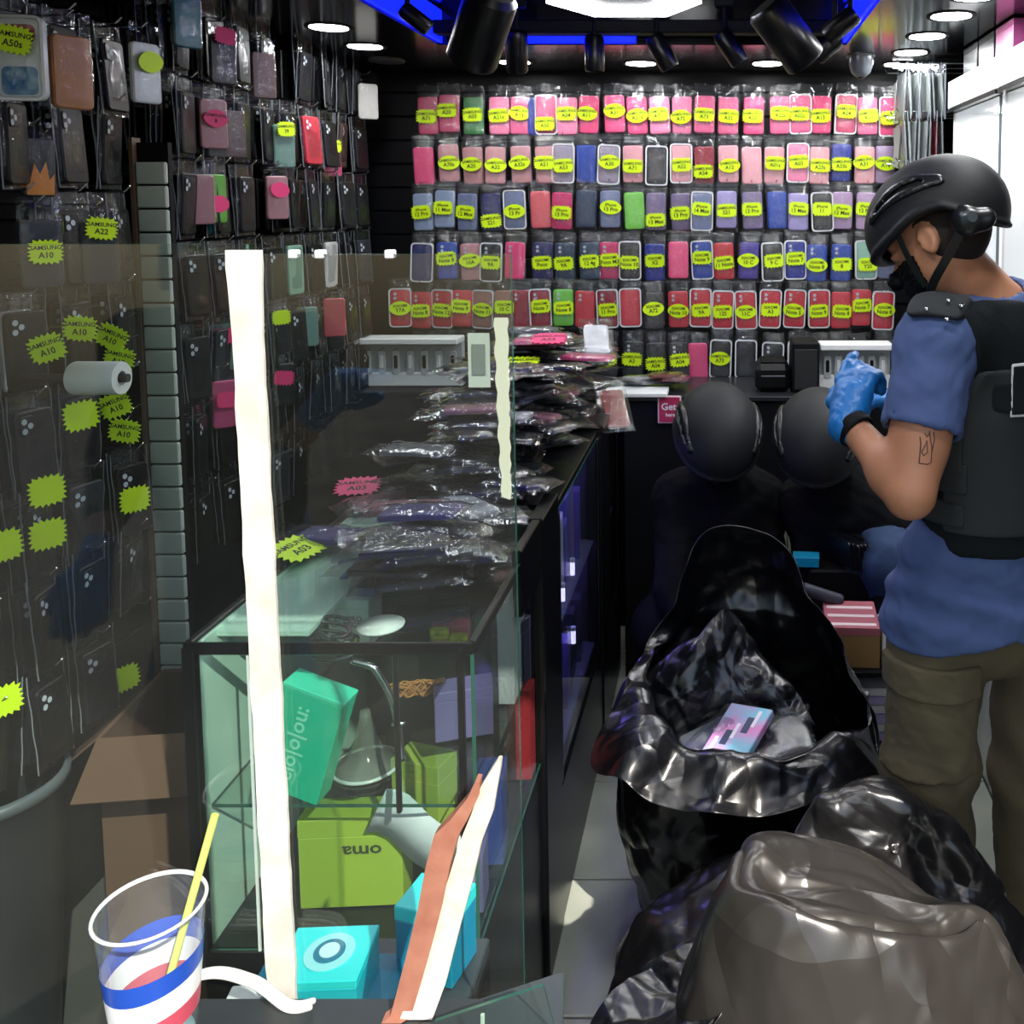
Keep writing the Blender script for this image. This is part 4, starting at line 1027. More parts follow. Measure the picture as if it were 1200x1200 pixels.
# bottom rail light edge of showcase
# ================================================================ PACKETS HEAPED ON THE COUNTER
gx = np.arange(-.95, -.30, .01); gy = np.arange(1.45, 3.62, .01)
HM = np.full((len(gx), len(gy)), 1.012)
def drop(x, y, w_, d_, a, t_):
    """height at which a w x d slab turned by a comes to rest on the heap"""
    X, Y = np.meshgrid(gx, gy, indexing='ij'); u = (X-x)*cos(a)+(Y-y)*sin(a); v = -(X-x)*sin(a)+(Y-y)*cos(a)
    m_ = (abs(u) < w_/2) & (abs(v) < d_/2)
    if not m_.any(): return 1.012
    z = float(np.percentile(HM[m_], 82)); HM[m_] = z+t_; return z
def flat_film(seed):
    k = ('ff', seed)
    if k in CASES: return CASES[k]
    r = random.Random(seed); V = []; F = []; n, m = 8, 14
    ph = [(r.uniform(30, 150), r.uniform(-150, 150), r.uniform(0, 6)) for _ in range(8)]
    for j in range(m+1):
        for i in range(n+1):
            u = i/n-.5; v = j/m-.5; x = u*.104; y = v*.21+.012
            e = min((.5-abs(u))*7, 1)*min((v+.5)*9, 1)*min((.5-v)*4, 1)
            d = sum(math.sin(a*x+b*y+c) for a, b, c in ph)/8
            V.append((x, y, .0035+.0115*e+d*.006))
    for j in range(m):
        for i in range(n): a = j*(n+1)+i; F.append((a, a+1, a+n+2, a+n+1))
    CASES[k] = mesh('bag_film', V, F, glass_mat('clear_film_shiny', (.80, .82, .85), dust=.012, dustcol=(190, 200, 210), rough=.1, ior=1.6, dust_scale=60, wrinkle=(38, 1.0), base_refl=.06), True); return CASES[k]
def flat_case(col, rgb):
    k = ('fc', col)
    if k in CASES: return CASES[k]
    mb = MB(); slab(mb, .076, .150, .0105, .011, .003, T=Matrix.Rotation(-pi/2, 4, 'X'))
    CASES[k] = mb.mesh('case', mat('flat_'+col, rgb, .35)); return CASES[k]
PC = {'black': (16, 17, 22), 'charcoal': (38, 40, 46), 'grey': (110, 114, 120), 'silver': (176, 178, 184), 'purple': (84, 74, 140), 'hot pink': (236, 84, 140), 'dusty pink': (170, 110, 124), 'navy': (30, 36, 80), 'red-brown': (146, 62, 50), 'white': (214, 216, 218)}
def heap_pack(x, y, rz, col, lab, film=True, ry=None, rx=None, extra=0):
    z = drop(x, y, .085, .16, rz, .0125)
    t = thing('bagged_phone_case', lab, 'phone case', (x, y, z+extra), (RND.uniform(-.06, .06) if rx is None else rx, RND.uniform(-.08, .08) if ry is None else ry, rz), 'bagged phone cases heaped on the counter')
    link('case', flat_case(col, PC[col]), t)
    if film: link('bag_film', flat_film(RND.randrange(6)), t)
    return t
nh = 0
TENS = ['', '', 'twenty', 'thirty', 'forty']
def ORD2(i):
    n = i+1
    if n <= 20: return ORD[n-1]
    return (TENS[n//10]+('-'+ORD[n % 10-1] if n % 10 else 'th')).replace('yth', 'ieth')
ZN = [('the showcase end', 1.62, 2.0), ('the near middle', 2.0, 2.4), ('the middle', 2.4, 2.75), ('the far middle', 2.75, 3.1), ('the rear wall end', 3.1, 3.45)]
for zi, (zn, y0, y1) in enumerate(ZN):
    cnt = [14, 36, 38, 36, 34][zi]
    for i in range(cnt):
        y = RND.uniform(y0, y1); x = RND.triangular(-.79, -.43, -.56) if zi < 4 else RND.uniform(-.86, -.46)
        if zi == 0: x = RND.uniform(-.62, -.47)
        rz = R(90)+RND.gauss(0, .5)
        q = RND.random(); col = 'black' if q < .80 else 'charcoal' if q < .90 else 'grey' if q < .93 else 'navy' if q < .93 else 'silver' if q < .96 else 'dusty pink'
        lay = '%s laid' % ORD2(i)
        side = 'aisle side' if x > -.55 else 'clerk side' if x < -.69 else 'middle strip'
        heap_pack(x, y, rz, col, '%s bagged case in the counter heap by %s, %s' % (col, zn, lay), ry=RND.uniform(-.3, .3) if zi > 2 else None); nh += 1
# the ones that stand out on top
def over(px, py, Y, rz, col, lab, rx=0, ry=0):
    p = at(px, py, Y); z = drop(p.x, Y, .085, .16, rz, .0125)
    t = thing('bagged_phone_case', lab, 'phone case', (p.x, Y, max(z, 1.012)+.006), (rx, ry, rz), 'bagged phone cases heaped on the counter')
    link('case', flat_case(col, PC[col]), t); link('bag_film', flat_film(RND.randrange(6)), t); return t
over(495, 662, 1.78, R(88), 'purple', 'large purple-blue phone case lying on the near end of the counter heap', -.05)
over(395, 665, 1.82, R(80), 'purple', 'second purple-blue phone case, left of the large one on the heap')
over(475, 640, 1.92, R(95), 'dusty pink', 'dusty brown-pink phone case behind the purple ones on the heap')
over(490, 590, 2.1, R(84), 'grey', 'grey phone case in a shiny bag lying across the heap behind the glass')
over(560, 560, 2.25, R(100), 'dusty pink', 'dusty pink phone case lying high on the heap behind the glass')
over(635, 515, 2.7, R(90), 'hot pink', 'hot pink phone case with pink card lying on the heap by the aisle')
over(690, 505, 2.72, R(75), 'hot pink', 'hot pink edged phone case next to the pink card on the heap')
over(650, 405, 3.3, R(98), 'dusty pink', 'long dark pink phone case tilted on top of the far heap', 0, -.12)
over(720, 465, 3.0, R(20), 'red-brown', 'red-brown phone case standing at the far corner of the heap', .7, 0)
over(700, 485, 2.9, R(10), 'white', 'white phone case lying on the aisle edge of the heap', .5, 0)
over(640, 485, 2.8, R(90), 'silver', 'silver grey phone cases lying above the pink card on the heap')
over(625, 480, 2.85, R(86), 'grey', 'flat grey phone case under the silver one on the heap')
for (px, py, Y, pk, rz, lab) in [(645, 500, 2.66, True, 0, 'hot pink price card lying on the heap by the aisle'), (612, 500, 2.62, False, .1, 'yellow price card lying beside the pink one on the heap'),
                                 (420, 583, 2.15, True, .2, 'jagged pink price card lying on the heap behind the glass'), (350, 700, 1.75, False, 1.3, 'slim yellow-green price card at the left end of the heap')]:
    p = at(px, py, Y); z = drop(p.x, Y, .08, .08, 0, .004)
    t = thing('price_tag', lab, 'price tag', (p.x, Y, z+.012), (-R(76), 0, rz), 'price cards on the counter heap')
    link('tag_card', tag_mesh('s', 'SAMSUNG', 'A03', pk, .105, .085), t)
print('heap', nh)

# ================================================================ REAR COUNTER AND ITS EQUIPMENT
rc = thing('rear_counter', 'black counter along the rear wall below the packet wall', 'counter', (0, 3.22, 0))
MB().box(-.355, 1.1, 0, .38, 0, 1.0, bev=.004).obj('carcass', M_BLACKM, rc)
MB().box(-.36, 1.1, -.015, .385, 1.0, 1.018, bev=.003).obj('worktop', mat('worktop_dark', (34, 36, 40), .3), rc)
sg = thing('shop_sign', 'small magenta sign with white letters on the front of the rear counter', 'sign', (at(783, 480, 3.2).x, 3.205, at(783, 480, 3.2).z))
MB().box(-.036, .045, -.006, 0, -.048, .048, bev=.001).obj('board', mat('sign_white', (226, 200, 206), .5), sg)
MB().box(-.031, .040, -.008, -.0055, -.043, .043).obj('face', mat('sign_magenta', (176, 40, 84), .5), sg)
mb = MB(); put_text(mb, 'Get', .034, -.0088, .002, .010); put_text(mb, 'here', .018, -.0088, .008, -.018); mb.obj('lettering', M_WHITE, sg)
# white ledge strip with litter of packets
o = MB().box(-.42, -.20, 3.18, 3.30, 1.019, 1.035, bev=.003).obj('white_tray', M_WHITE, None); tagit(o, 'flat white tray at the left end of the rear counter', 'tray')
for i, (px, py, rz, c_, lab) in enumerate([(728, 452, .3, 'silver', 'silver bagged case on the white tray of the rear counter'), (752, 448, 1.3, 'white', 'white bagged case lying on the rear counter'), (778, 450, 1.7, 'red-brown', 'red-brown bagged case lying beside the helmet on the rear counter'), (765, 444, 1.1, 'silver', 'silver bagged case behind the red-brown one on the rear counter'), (790, 446, 1.9, 'dusty pink', 'dusty pink bagged case nearest the helmet on the rear counter')]):
    p = at(px, py, 3.33); t = thing('bagged_phone_case', lab, 'phone case', (p.x, 3.36, 1.036+.012*(i % 3)), (.1, 0, rz+1.2)); link('case', flat_case(c_, PC[c_]), t); link('bag_film', flat_film(i), t)
# label printer + black speaker cabinet
pr = thing('label_printer', 'black rounded label printer on the rear counter', 'printer', (at(908, 450, 3.3).x, 3.36, 1.018))
MB().box(-.07, .055, -.09, .09, 0, .10, bev=.02).obj('housing', M_BLACK, pr); MB().box(-.05, .035, -.094, -.05, .055, .062, bev=.002).obj('paper_slot', mat('slot_grey', (70, 74, 80), .3), pr); MB().box(-.05, .04, -.06, .06, .10, .108, bev=.003).obj('lid', M_BLACKM, pr)
sp = thing('speaker_box', 'tall black cabinet speaker beside the printer on the rear counter', 'speaker', (at(944, 450, 3.28).x, 3.34, 1.018))
MB().box(-.048, .048, -.07, .08, 0, .178, bev=.005).obj('housing', M_BLACKM, sp); MB().box(-.040, .040, -.074, -.07, .012, .155, bev=.002).obj('grille', mat('grille', (26, 28, 30), .8, bump=('noise', 300, .6)), sp)
# white accessory rack
def rack(lab, x0, x1, y, z0, z1, n, seed):
    t = thing('display_rack', lab, 'display rack', ((x0+x1)/2, y, z0)); w_ = x1-x0; h = z1-z0
    MB().box(-w_/2, w_/2, 0, .03, 0, h, bev=.003).obj('back_panel', mat('rack_grey', (176, 182, 184), .4), t)
    MB().box(-w_/2, w_/2, -.07, .03, h, h+.022, bev=.003).obj('top_shelf', M_WHITE, t)
    MB().box(-w_/2, w_/2, -.02, .0, 0, .05, bev=.003).obj('lip', M_WHITE, t)
    for k in range(n):
        x = -w_/2+.03+(w_-.06)*k/max(n-1, 1)
        link('hook', MB().tube([(x, 0, h*.85), (x, -.04, h*.85)], .002, 6).mesh('hook', M_CHROME), t)
        mb = MB(); slab(mb, .026, h*.55, .005, .010, .001, cz=h*.85-h*.3, y0=-.02, cx=x); link('charger_card', mb.mesh('charger_card', mat('card_light', (190, 194, 196), .3)), t)
        mb = MB(); slab(mb, .012, h*.3, .004, .005, .001, cz=h*.85-h*.28, y0=-.026, cx=x); link('charger', mb.mesh('charger', [M_BLACKM, M_WHITE][k % 2]), t)
    return t
rack('white accessory rack on the rear counter behind the raised blue glove', at(961, 450, 3.3).x, at(1046, 450, 3.3).x, 3.36, 1.018, 1.165, 6, 1)
rack('white accessory rack added on the clerk side, standing in for a reflection', -1.33, -.96, 3.4, 1.02, 1.18, 7, 2)  # added rack, built in place of a pale reflection in the glass
o = MB().box(-1.50, -.87, 3.3, 3.585, 0, 1.016, bev=.004).obj('side_cabinet', M_BLACKM, None); tagit(o, 'black low cabinet in the rear left corner of the shop', 'cabinet')
# lower white slatted panel with hanging cables
lr = thing('cable_rack', 'pale slatted panel with thin black cables low on the rear counter front', 'display rack', (at(945, 640, 3.18).x, 3.19, at(945, 672, 3.18).z))
w_ = .23
for k in range(9): link('slat', MB().box(-w_/2+k*w_/9, -w_/2+(k+1)*w_/9-.003, 0, .012, .02, .17, bev=.002).mesh('slat', mat('rack_beige', (150, 156, 140), .5)), lr)
for k in range(4): MB().tube([(-.02+.035*k, -.006, .16), (-.02+.035*k, -.010, .07), (-.015+.035*k, -.008, .05)], .003, 6).obj('cable', M_BLACKM, lr)
MB().box(-w_/2-.02, w_/2, -.05, .012, 0, .02, bev=.002).obj('shelf', mat('shelf_cream', (176, 170, 140), .5), lr)

# ================================================================ GOODS STACKED BESIDE THE OFFICER
hr = thing('low_shelf', 'low dark shelf unit between the open bag and the officer', 'shelf', (.38, 2.42, 0))
for z in (0, .30, .50): MB().box(-.14, .14, -.16, .18, z, z+.016, bev=.003).obj('shelf_board', M_BLACKM, hr)
for x in (-.14, .126): MB().box(x, x+.014, -.16, .18, .016, .5, bev=.002).obj('side', M_BLACKM, hr)
p = at(992, 745, 2.3)
cx = box_thing('carton_box', 'kraft carton with a pink and white printed lid on the low shelf', 'box', (.325, 2.36, .516), (.135, .16, .105), -.05, (mat('kraft', (150, 116, 74), .7), mat('lid_pink', (176, 100, 112), .4)))
for k in range(3): MB().box(-.06, .06, -.07+.05*k, -.055+.05*k, .1052, .1062).obj('stripe', mat('stripe_white', (232, 210, 214), .4), cx)
box_thing('carton_box', 'narrow white carton standing beside the kraft carton', 'box', (.408, 2.33, .516), (.022, .08, .10), 0, (M_WHITE, M_WHITE))
for k in range(6):
    box_thing('small_box', '%s flat box stacked on the middle board of the low shelf, %s from below' % (['lavender', 'white'][k % 2], ORD[k]), 'box', (.36+RND.uniform(-.01, .01), 2.36, .317+.024*k), (.15, .14, .021), RND.uniform(-.1, .1), (mat('flat_lav', (176, 166, 214), .4) if k % 2 == 0 else mat('flat_white', (210, 210, 222), .4),)*2, group='flat boxes on the low shelf')
cyb = box_thing('carton_box', 'small cyan box on the dark packets behind the open bag', 'box', (at(952, 700, 2.45).x, 2.65, .64), (.075, .05, .028), -.1, (mat('cyan_dark', (10, 150, 190), .4),)*2)
o = MB().box(.24, .52, 2.615, 2.70, 0, .635, bev=.006).obj('black_crate', M_BLACKM, None); tagit(o, 'black crate full of cases behind the low shelf', 'crate')
for k in range(14):
    p = (.36+.011*k-.02, 2.62+RND.uniform(-.01, .01), .64)
    t = thing('bagged_phone_case', 'black bagged case standing on the crate, %s from the cyan box' % ORD[k], 'phone case', (p[0]-.02, p[1]+.03, p[2]+.04), (-.5, 1.45, 0), 'black cases standing on the crate'); link('case', flat_case('black', PC['black']), t); link('bag_film', flat_film(k % 6), t)
tb3 = thing('cardboard_tube', 'dark grey tube lying against the cyan box', 'tube', (at(962, 712, 2.42).x, 2.43, .62), (0, .35, .1)); MB().tube([(-.06, 0, .022), (.05, 0, .022)], .017, 14).obj('tube', mat('tube_grey', (58, 62, 74), .5), tb3, 40)
MB().tube([(.05, 0, .022), (.054, 0, .022)], .014, 14).obj('end_cap', M_BLACK, tb3, 40)

# ================================================================ WHITE CABINETS ON THE RIGHT
def wcab(y0, y1, lab):
    t = thing('white_cabinet', lab, 'cabinet', (.97, y0, 0)); x0, x1 = .76, 1.18
    def q(o): o.location = o.location-Vector((.97, y0, 0)); return o
    L_ = y1-y0
    q(link('base', MB().box(x0, x1, y0, y1, 0, .9, bev=.004).mesh('base', M_WHITE), t))
    q(link('back_panel', MB().box(x1-.02, x1, y0, y1, .9, 2.0).mesh('back_panel', M_WHITE), t))
    q(link('end_panel', MB().box(x0, x1-.02, y1-.02, y1, .9, 2.0, bev=.002).mesh('end_panel', M_WHITE), t))
    q(link('top_panel', MB().box(x0, x1-.02, y0, y1-.02, 1.98, 2.0).mesh('top_panel', M_WHITE), t))
    q(link('valance', MB().box(x0-.02, x0, y0+.002, y1, 1.995, 2.085, bev=.003).mesh('valance', M_WHITE), t))
    q(link('edge_line', MB().box(x0-.022, x0-.002, y0, y1, 1.983, 1.994).mesh('edge_line', M_BLACK), t))
    q(link('shelf', MB().box(x0+.02, x1-.02, y0+.01, y1-.02, 1.40, 1.412, bev=.002).mesh('shelf', M_WHITE), t))
    q(link('door_glass', MB().box(x0-.004, x0+.002, y0+.012, y0+.02, .9, 1.98).mesh('door_edge', mat('door_edge', (90, 100, 104), .2)), t, label='thin glass door edge'))
    q(link('lamp_panel', MB().lathe([(0, 0), (.07, 0), (.075, .004), (0, .004)], 24, c=((x0+x1)/2-.05, (y0+y1)/2+.1, 1.972)).mesh('lamp_panel', mat('cab_lamp', (255, 255, 255), .5, emit=30)), t, label='round cabinet lamp'))
    return t
wcab(2.60, 3.16, 'white lit display cabinet at the far right end of the aisle')
wcab(2.2, 2.58, 'white lit display cabinet behind the officer, cut by the picture edge')
bt = thing('blue_capped_bottle', 'small white bottle with a bright blue cap in the far white cabinet', 'bottle', (at(1163, 200, 3.0).x, 3.02, 1.412+.0))
p = at(1163, 236, 3.0)
MB().lathe([(0, 0), (.024, 0), (.026, .01), (.026, .25), (.022, .29), (.018, .30), (0, .30)], 24).obj('body', mat('bottle_white', (225, 228, 232), .25), bt, True)
MB().lathe([(0, .36), (.017, .36), (.019, .355), (.02, .30), (0, .30)], 24).obj('cap', mat('cap_blue', (20, 110, 190), .3), bt, True)
for i, (x, z, y, s_, c_) in enumerate([(.80, 2.09, 2.2, .08, (96, 60, 120)), (.84, 2.09, 2.42, .08, (60, 40, 84)), (.80, 2.09, 2.62, .075, (190, 90, 150)), (.80, 2.09, 2.8, .08, (30, 40, 44)), (.80, 2.09, 2.98, .08, (24, 34, 38))]):  # boxes added to stand in for purple and pink reflections
    box_thing('carton_box', '%s box on top of the white cabinets, %s from the street' % (['purple', 'dark purple', 'magenta', 'dark green', 'near black'][i], ORD[i]), 'box', (x, y, z), (.07, .16, .085), 0, (mat('reflection_box%d' % i, c_, .3),)*2)
# pale packets on hooks at the right end of the rear wall
k = 0
for ri, zt in enumerate((2.165, 2.0, 1.83)):
    for hi, y in enumerate((3.28, 3.40, 3.52)):
        link('peg_hook', MB().tube([(1.2, y, zt), (.60, y, zt), (.59, y, zt+.012)], .003, 6).mesh('peg_hook', M_CHROME), wr)
        for j in range(8):
            x = .61+.019*j+.012*hi; c_ = 'paleg' if (ri, hi, j) != (1, 0, 6) else 'redd'
            LW['paleg'] = (176, 184, 180)
            t = thing('hanging_phone_case', '%s edged packet, %s from outside, %s hook, %s row by the cabinet' % ('pale grey' if c_ == 'paleg' else 'red', ORD[j], ['nearest', 'middle', 'rear'][hi], ORD[ri]), 'phone case', (x, y, zt), (0, RND.uniform(-.08, .08), RND.uniform(-.2, .2)), 'pale packets beside the white cabinet')
            link('case', side_pack(c_, .006), t)
            if hi == 0: link('bag_film', side_film(j % 5), t)
# ================================================================ CLERK SIDE: CARDBOARD, BUCKET
def carton(lab, loc, size, rz, flaps=True, c_=(128, 96, 70)):
    t = thing('cardboard_box', lab, 'cardboard box', loc, (0, 0, rz)); w_, d_, h = size; m_ = mat('cardboard%d' % c_[0], c_, .8, bump=('noise', 20, .2))
    mb = MB(); k_ = .004
    mb.box(-w_/2, w_/2, -d_/2, -d_/2+k_, 0, h); mb.box(-w_/2, w_/2, d_/2-k_, d_/2, 0, h); mb.box(-w_/2, -w_/2+k_, -d_/2+k_, d_/2-k_, 0, h); mb.box(w_/2-k_, w_/2, -d_/2+k_, d_/2-k_, 0, h); mb.box(-w_/2, w_/2, -d_/2, d_/2, 0, .004)
    mb.obj('box_wall', m_, t)
    if flaps:
        for s_ in (-1, 1):
            MB().box(-w_/2, w_/2, 0, d_*.45, 0, .004, T=Matrix.Translation((0, s_*d_/2, h)) @ Matrix.Rotation(0 if s_ > 0 else pi, 4, 'Z') @ Matrix.Rotation(R(-35), 4, 'X')).obj('flap', m_, t)
            MB().box(0, w_*.4, -d_/2, d_/2, 0, .004, T=Matrix.Translation((s_*w_/2, 0, h)) @ Matrix.Rotation(0 if s_ > 0 else pi, 4, 'Z') @ Matrix.Rotation(R(40), 4, 'Y')).obj('flap', m_, t)
    return t
carton('brown cardboard box standing on the floor left of the showcase', (-1.13, 1.98, 0), (.32, .28, .60), .12, True, (92, 68, 52))
carton('taller brown cardboard box before the slatted pillar', (-1.12, 2.46, 0), (.34, .26, .62), -.1, True, (84, 60, 48))
bk = thing('bucket', 'black plastic bucket standing on the clerk side floor at the picture edge', 'bucket', (-1.41, 1.72, 0))
MB().lathe([(0, .005), (.08, .005), (.085, .01), (.118, .55), (.124, .56), (.124, .575), (.114, .575), (.08, .03), (0, .03)], 36).obj('pail', mat('bucket_black', (30, 36, 40), .4), bk, 40)
MB().lathe([(.117, .555), (.126, .558), (.127, .576), (.116, .580)], 36).obj('rim', mat('bucket_rim', (84, 92, 96), .4), bk, True)
# ================================================================ PEOPLE
M_SKIN = mat('skin', (196, 140, 108), .5, bump=('noise', 220, .12), vary=((184, 126, 96), 9))
M_SHIRT = mat('shirt_blue', (74, 94, 142), .85, bump=('noise', 300, .2), vary=((66, 84, 130), 6))
M_TROUS = mat('trousers_olive', (92, 84, 62), .9, bump=('noise', 260, .25), vary=((84, 77, 56), 7))
M_VEST = mat('vest_black', (20, 25, 28), .85, spec=.2, bump=('noise', 260, .35))
M_VEST2 = mat('vest_panel', (32, 37, 40), .75, bump=('noise', 200, .35))
M_HELM = mat('helmet_black', (20, 23, 27), .6, spec=.35, bump=('noise', 500, .25))
M_HELM2 = mat('helmet_plastic', (24, 27, 30), .3)
M_GLOVE = mat('glove_blue', (24, 112, 186), .4, bump=('noise', 90, .35, .003))
M_HAIR = mat('hair_dark', (30, 24, 22), .8, bump=('noise', 200, .6))
M_DARK = mat('uniform_black', (8, 9, 13), .85, spec=.15, bump=('noise', 120, .3))
M_DARK2 = mat('uniform_black2', (9, 10, 15), .8, spec=.15, bump=('noise', 120, .3))
NPV = lambda v: np.array(v, np.float32)

def hand_sdf(wr, palm_dir, back_n, fold, L_=.19, k=.012, spread=.2, thumb_side=1):
    """list of capsules for palm and five fingers. palm_dir: wrist to knuckles, back_n: out of the back of the hand"""
    d = Vector(palm_dir).normalized(); n = Vector(back_n); n = (n-d*n.dot(d)).normalized(); s = d.cross(n)*thumb_side
    s_ = L_/.19; wr = Vector(wr); C = []
    kn = []
    for i, off in enumerate((.030, .010, -.011, -.030)):      # index..little along s
        K = wr+d*(.088-.004*abs(i-1))*s_+s*off*s_; kn.append(K)
        C.append((wr+s*off*.55*s_+d*.01*s_, K, .017*s_, .0125*s_))
    for i, (K, ln) in enumerate(zip(kn, (.075, .083, .077, .060))):
        f = fold[i]; a = K; dd = d.copy(); r = .0105*s_
        sp = s*(spread*(1.2-.8*i))
        for j, q in enumerate((.45, .31, .24)):
            ang = f*(.9 if j == 0 else 1.1)
            dd = (dd*cos(ang)-n*sin(ang)).normalized()
            nn = (n*cos(ang)+dd*sin(ang)); n2 = (n-dd*n.dot(dd)); n_loc = n2.normalized() if n2.length > .01 else n
            b = a+(dd+sp*(1 if j == 0 else 0)).normalized()*ln*q*s_*1.12
            C.append((a, b, r, r*.88)); r *= .88; a = b; n = (nn-dd*nn.dot(dd)).normalized()
        n = Vector(back_n); n = (n-d*n.dot(d)).normalized()
    a = wr+s*.018*s_+d*.02*s_; b = a+(d*.6+s*.7-n*.35).normalized()*.042*s_; c_ = b+(d*.85+s*.25-n*.4).normalized()*.034*s_; e = c_+(d*.9-n*.4).normalized()*.026*s_
    C += [(a, b, .015*s_, .0125*s_), (b, c_, .0125*s_, .011*s_), (c_, e, .011*s_, .0095*s_)]
    return C
def sdf_caps(p, C, k=.008):
    d = None
    for a, b, ra, rb in C:
        x = s_cone(p, a, b, ra, rb); d = x if d is None else smin(d, x, k)
    return d
def helmet(parent, c, fwd, up, sc_=1.0, dial=True, hs=.005):
    """high cut helmet with side rails, brim and rear dial; c is the centre of the head"""
    Mx = axes(fwd, up); Mv = Matrix([[float(Mx[i, j]) for j in range(3)] for i in range(3)])
    def W(v): return Vector(c)+Mv @ (Vector(v)*sc_)
    def shell(p):
        q = (p-A3(c))@Mx/sc_
        o = s_ell(q, (0, -.004, .012), (.118, .146, .122))
        i = s_ell(q, (0, -.004, .010), (.104, .132, .108))
        d = smax(o, -i, .004)
        # lower rim: higher over the ears, lower at the back
        y = q[:, 1]; x = q[:, 0]
        rim = -.012+.014*np.cos(y*22+.2)-.05*np.clip((-y-.05)/.08, 0, 1)+.010*np.clip((y-.05)/.06, 0, 1)
        d = smax(d, rim-q[:, 2], .006)
        br = s_ell(q, (0, -.004, .012), (.124, .153, .127)); br = smax(smax(br, -i, .002), np.abs(q[:, 2]-rim-.007)-.006, .003)
        return smin(d, br, .006)*sc_
    e = .19*sc_
    sdf_obj('helmet_shell', shell, [c[i]-e for i in range(3)], [c[i]+e for i in range(3)], hs, M_HELM, parent)
    for sx in (-1, 1):
        def rail(p, sx=sx):
            q = (p-A3(c))@Mx/sc_
            o = s_ell(q, (0, -.004, .012), (.126, .154, .130)); i = s_ell(q, (0, -.004, .012), (.114, .142, .118))
            d = smax(o, -i, .002)
            arc = .038+.030*np.cos((q[:, 1]-.01)*15)
            d = smax(d, np.abs(q[:, 2]-arc)-.014-.006*np.cos(q[:, 1]*30), .003)
            d = smax(d, np.abs(q[:, 1]-.01)-.085, .004)
            sl_ = np.maximum(np.abs(q[:, 2]-arc)-.004, np.abs(q[:, 1]-.015)-.055)
            d = smax(d, -sl_-.0, .002)
            return smax(d, -sx*q[:, 0]+.02, .002)*sc_
        sdf_obj('side_rail', rail, [c[i]-e for i in range(3)], [c[i]+e for i in range(3)], hs, M_HELM2, parent)
        for yy, zz in ((.080, .052), (-.062, .056)):
            P = W((sx*.118*math.sqrt(max(0, 1-(yy/.15)**2-(zz/.14)**2))*1.03, yy, zz)); n_ = (P-Vector(c)).normalized()
            T = Matrix.Translation(P) @ n_.to_track_quat('Z', 'Y').to_matrix().to_4x4()
            link('bolt', MB().lathe([(0, .004), (.003, .004), (.0045, .001), (.005, 0)], 12, T=T).mesh('bolt', M_CHROME, True), parent)
    if dial:
        P = W((0, -.140, -.055)); n_ = (Mv @ Vector((0, -1, -.2))).normalized()
        T = Matrix.Translation(P) @ n_.to_track_quat('Z', 'Y').to_matrix().to_4x4()
        link('rear_dial', MB().lathe([(0, .028), (.016, .028), (.021, .020), (.022, .004), (.030, .002), (.030, -.004), (0, -.006)], 20, T=T).mesh('rear_dial', M_HELM2, 40), parent)
    return W
def head_sdf(p, c, Mx, s_=1.0):
    q = (p-A3(c))@Mx/s_
    d = s_ell(q, (0, -.012, .012), (.075, .095, .092))
    d = smin(d, s_ell(q, (0, .028, -.055), (.055, .060, .062)), .03)            # jaw
    d = smin(d, s_cone(q, (0, .088, -.018), (0, .108, -.048), .009, .014), .012)   # nose
    d = smin(d, s_ell(q, (0, .082, -.080), (.026, .012, .009)), .010)              # lips
    d = smin(d, s_ell(q, (0, .070, -.108), (.022, .018, .014)), .02)               # chin
    d = smin(d, s_ell(q, (0, .080, .012), (.045, .016, .010)), .014)               # brow
    for sx in (-1, 1):
        d = smax(d, -s_ell(q, (sx*.031, .098, -.012), (.017, .014, .011)), .010)
        d = smin(d, s_ell(q, (sx*.031, .080, -.012), (.013, .011, .010)), .002)
        d = smin(d, smax(s_ell(q, (sx*.078, -.006, -.022), (.012, .020, .032)), -s_ell(q, (sx*.088, -.002, -.022), (.008, .012, .020)), .004), .008)   # ears
    return d*s_

# ---------------------------------------------------------------- officer in blue shirt
OF = thing('person', 'person in blue t-shirt, black vest, helmet and olive cargo trousers raising a blue-gloved hand', 'person', (.50, 1.86, 0))
OFF = Vector((.50, 1.86, 0))
FW = Vector((-.75, .66, 0)).normalized(); LF = Vector((-.66, -.75, 0)).normalized()
Tm = axes(FW)                  # right, forward, up
hipC = at(1160, 700, 1.86); waist = at(1165, 600, 1.86); chest = at(1172, 475, 1.87); neckB = at(1172, 352, 1.86)
headC = at(1095, 275, 1.83); headF = Vector((-.80, .42, -.50)); headU = Vector((-.15, .25, 1))
shL = at(1098, 402, 1.70); elL = at(1066, 578, 1.60); wrL = at(993, 493, 1.73)
shR = neckB+Vector((.17, .17, -.07)); elR = shR+Vector((-.02, .18, -.26)); wrR = elR+Vector((-.22, .12, .02))
hipL = at(1100, 715, 1.79); knL = at(1091, 900, 1.77); anL = Vector((at(1095, 1100, 1.78).x, 1.80, .09))
hipR = at(1222, 715, 1.93); knR = at(1212, 900, 1.92); anR = Vector((at(1215, 1100, 1.93).x, 1.95, .09))
def rel(o):   # geometry was made in world space: move it under the empty
    o.location = Vector(o.location)-OFF; return o
def torso(p, g=0.0, sh=True, waist_=True):
    d = s_ell(p, chest, (.195+g, .125+g, .225+g), Tm)
    d = smin(d, s_ell(p, waist, (.170+g, .128+g, .20+g), Tm), .06)
    d = smin(d, s_ell(p, hipC, (.178+g, .135+g, .15+g), Tm), .06)
    if sh:
        d = smin(d, s_cone(p, neckB+Vector((0, 0, -.05)), shL, .060+g, .060+g), .06)
        d = smin(d, s_cone(p, neckB+Vector((0, 0, -.05)), shR, .060+g, .060+g), .06)
    return d
headMx = axes(headF, headU)
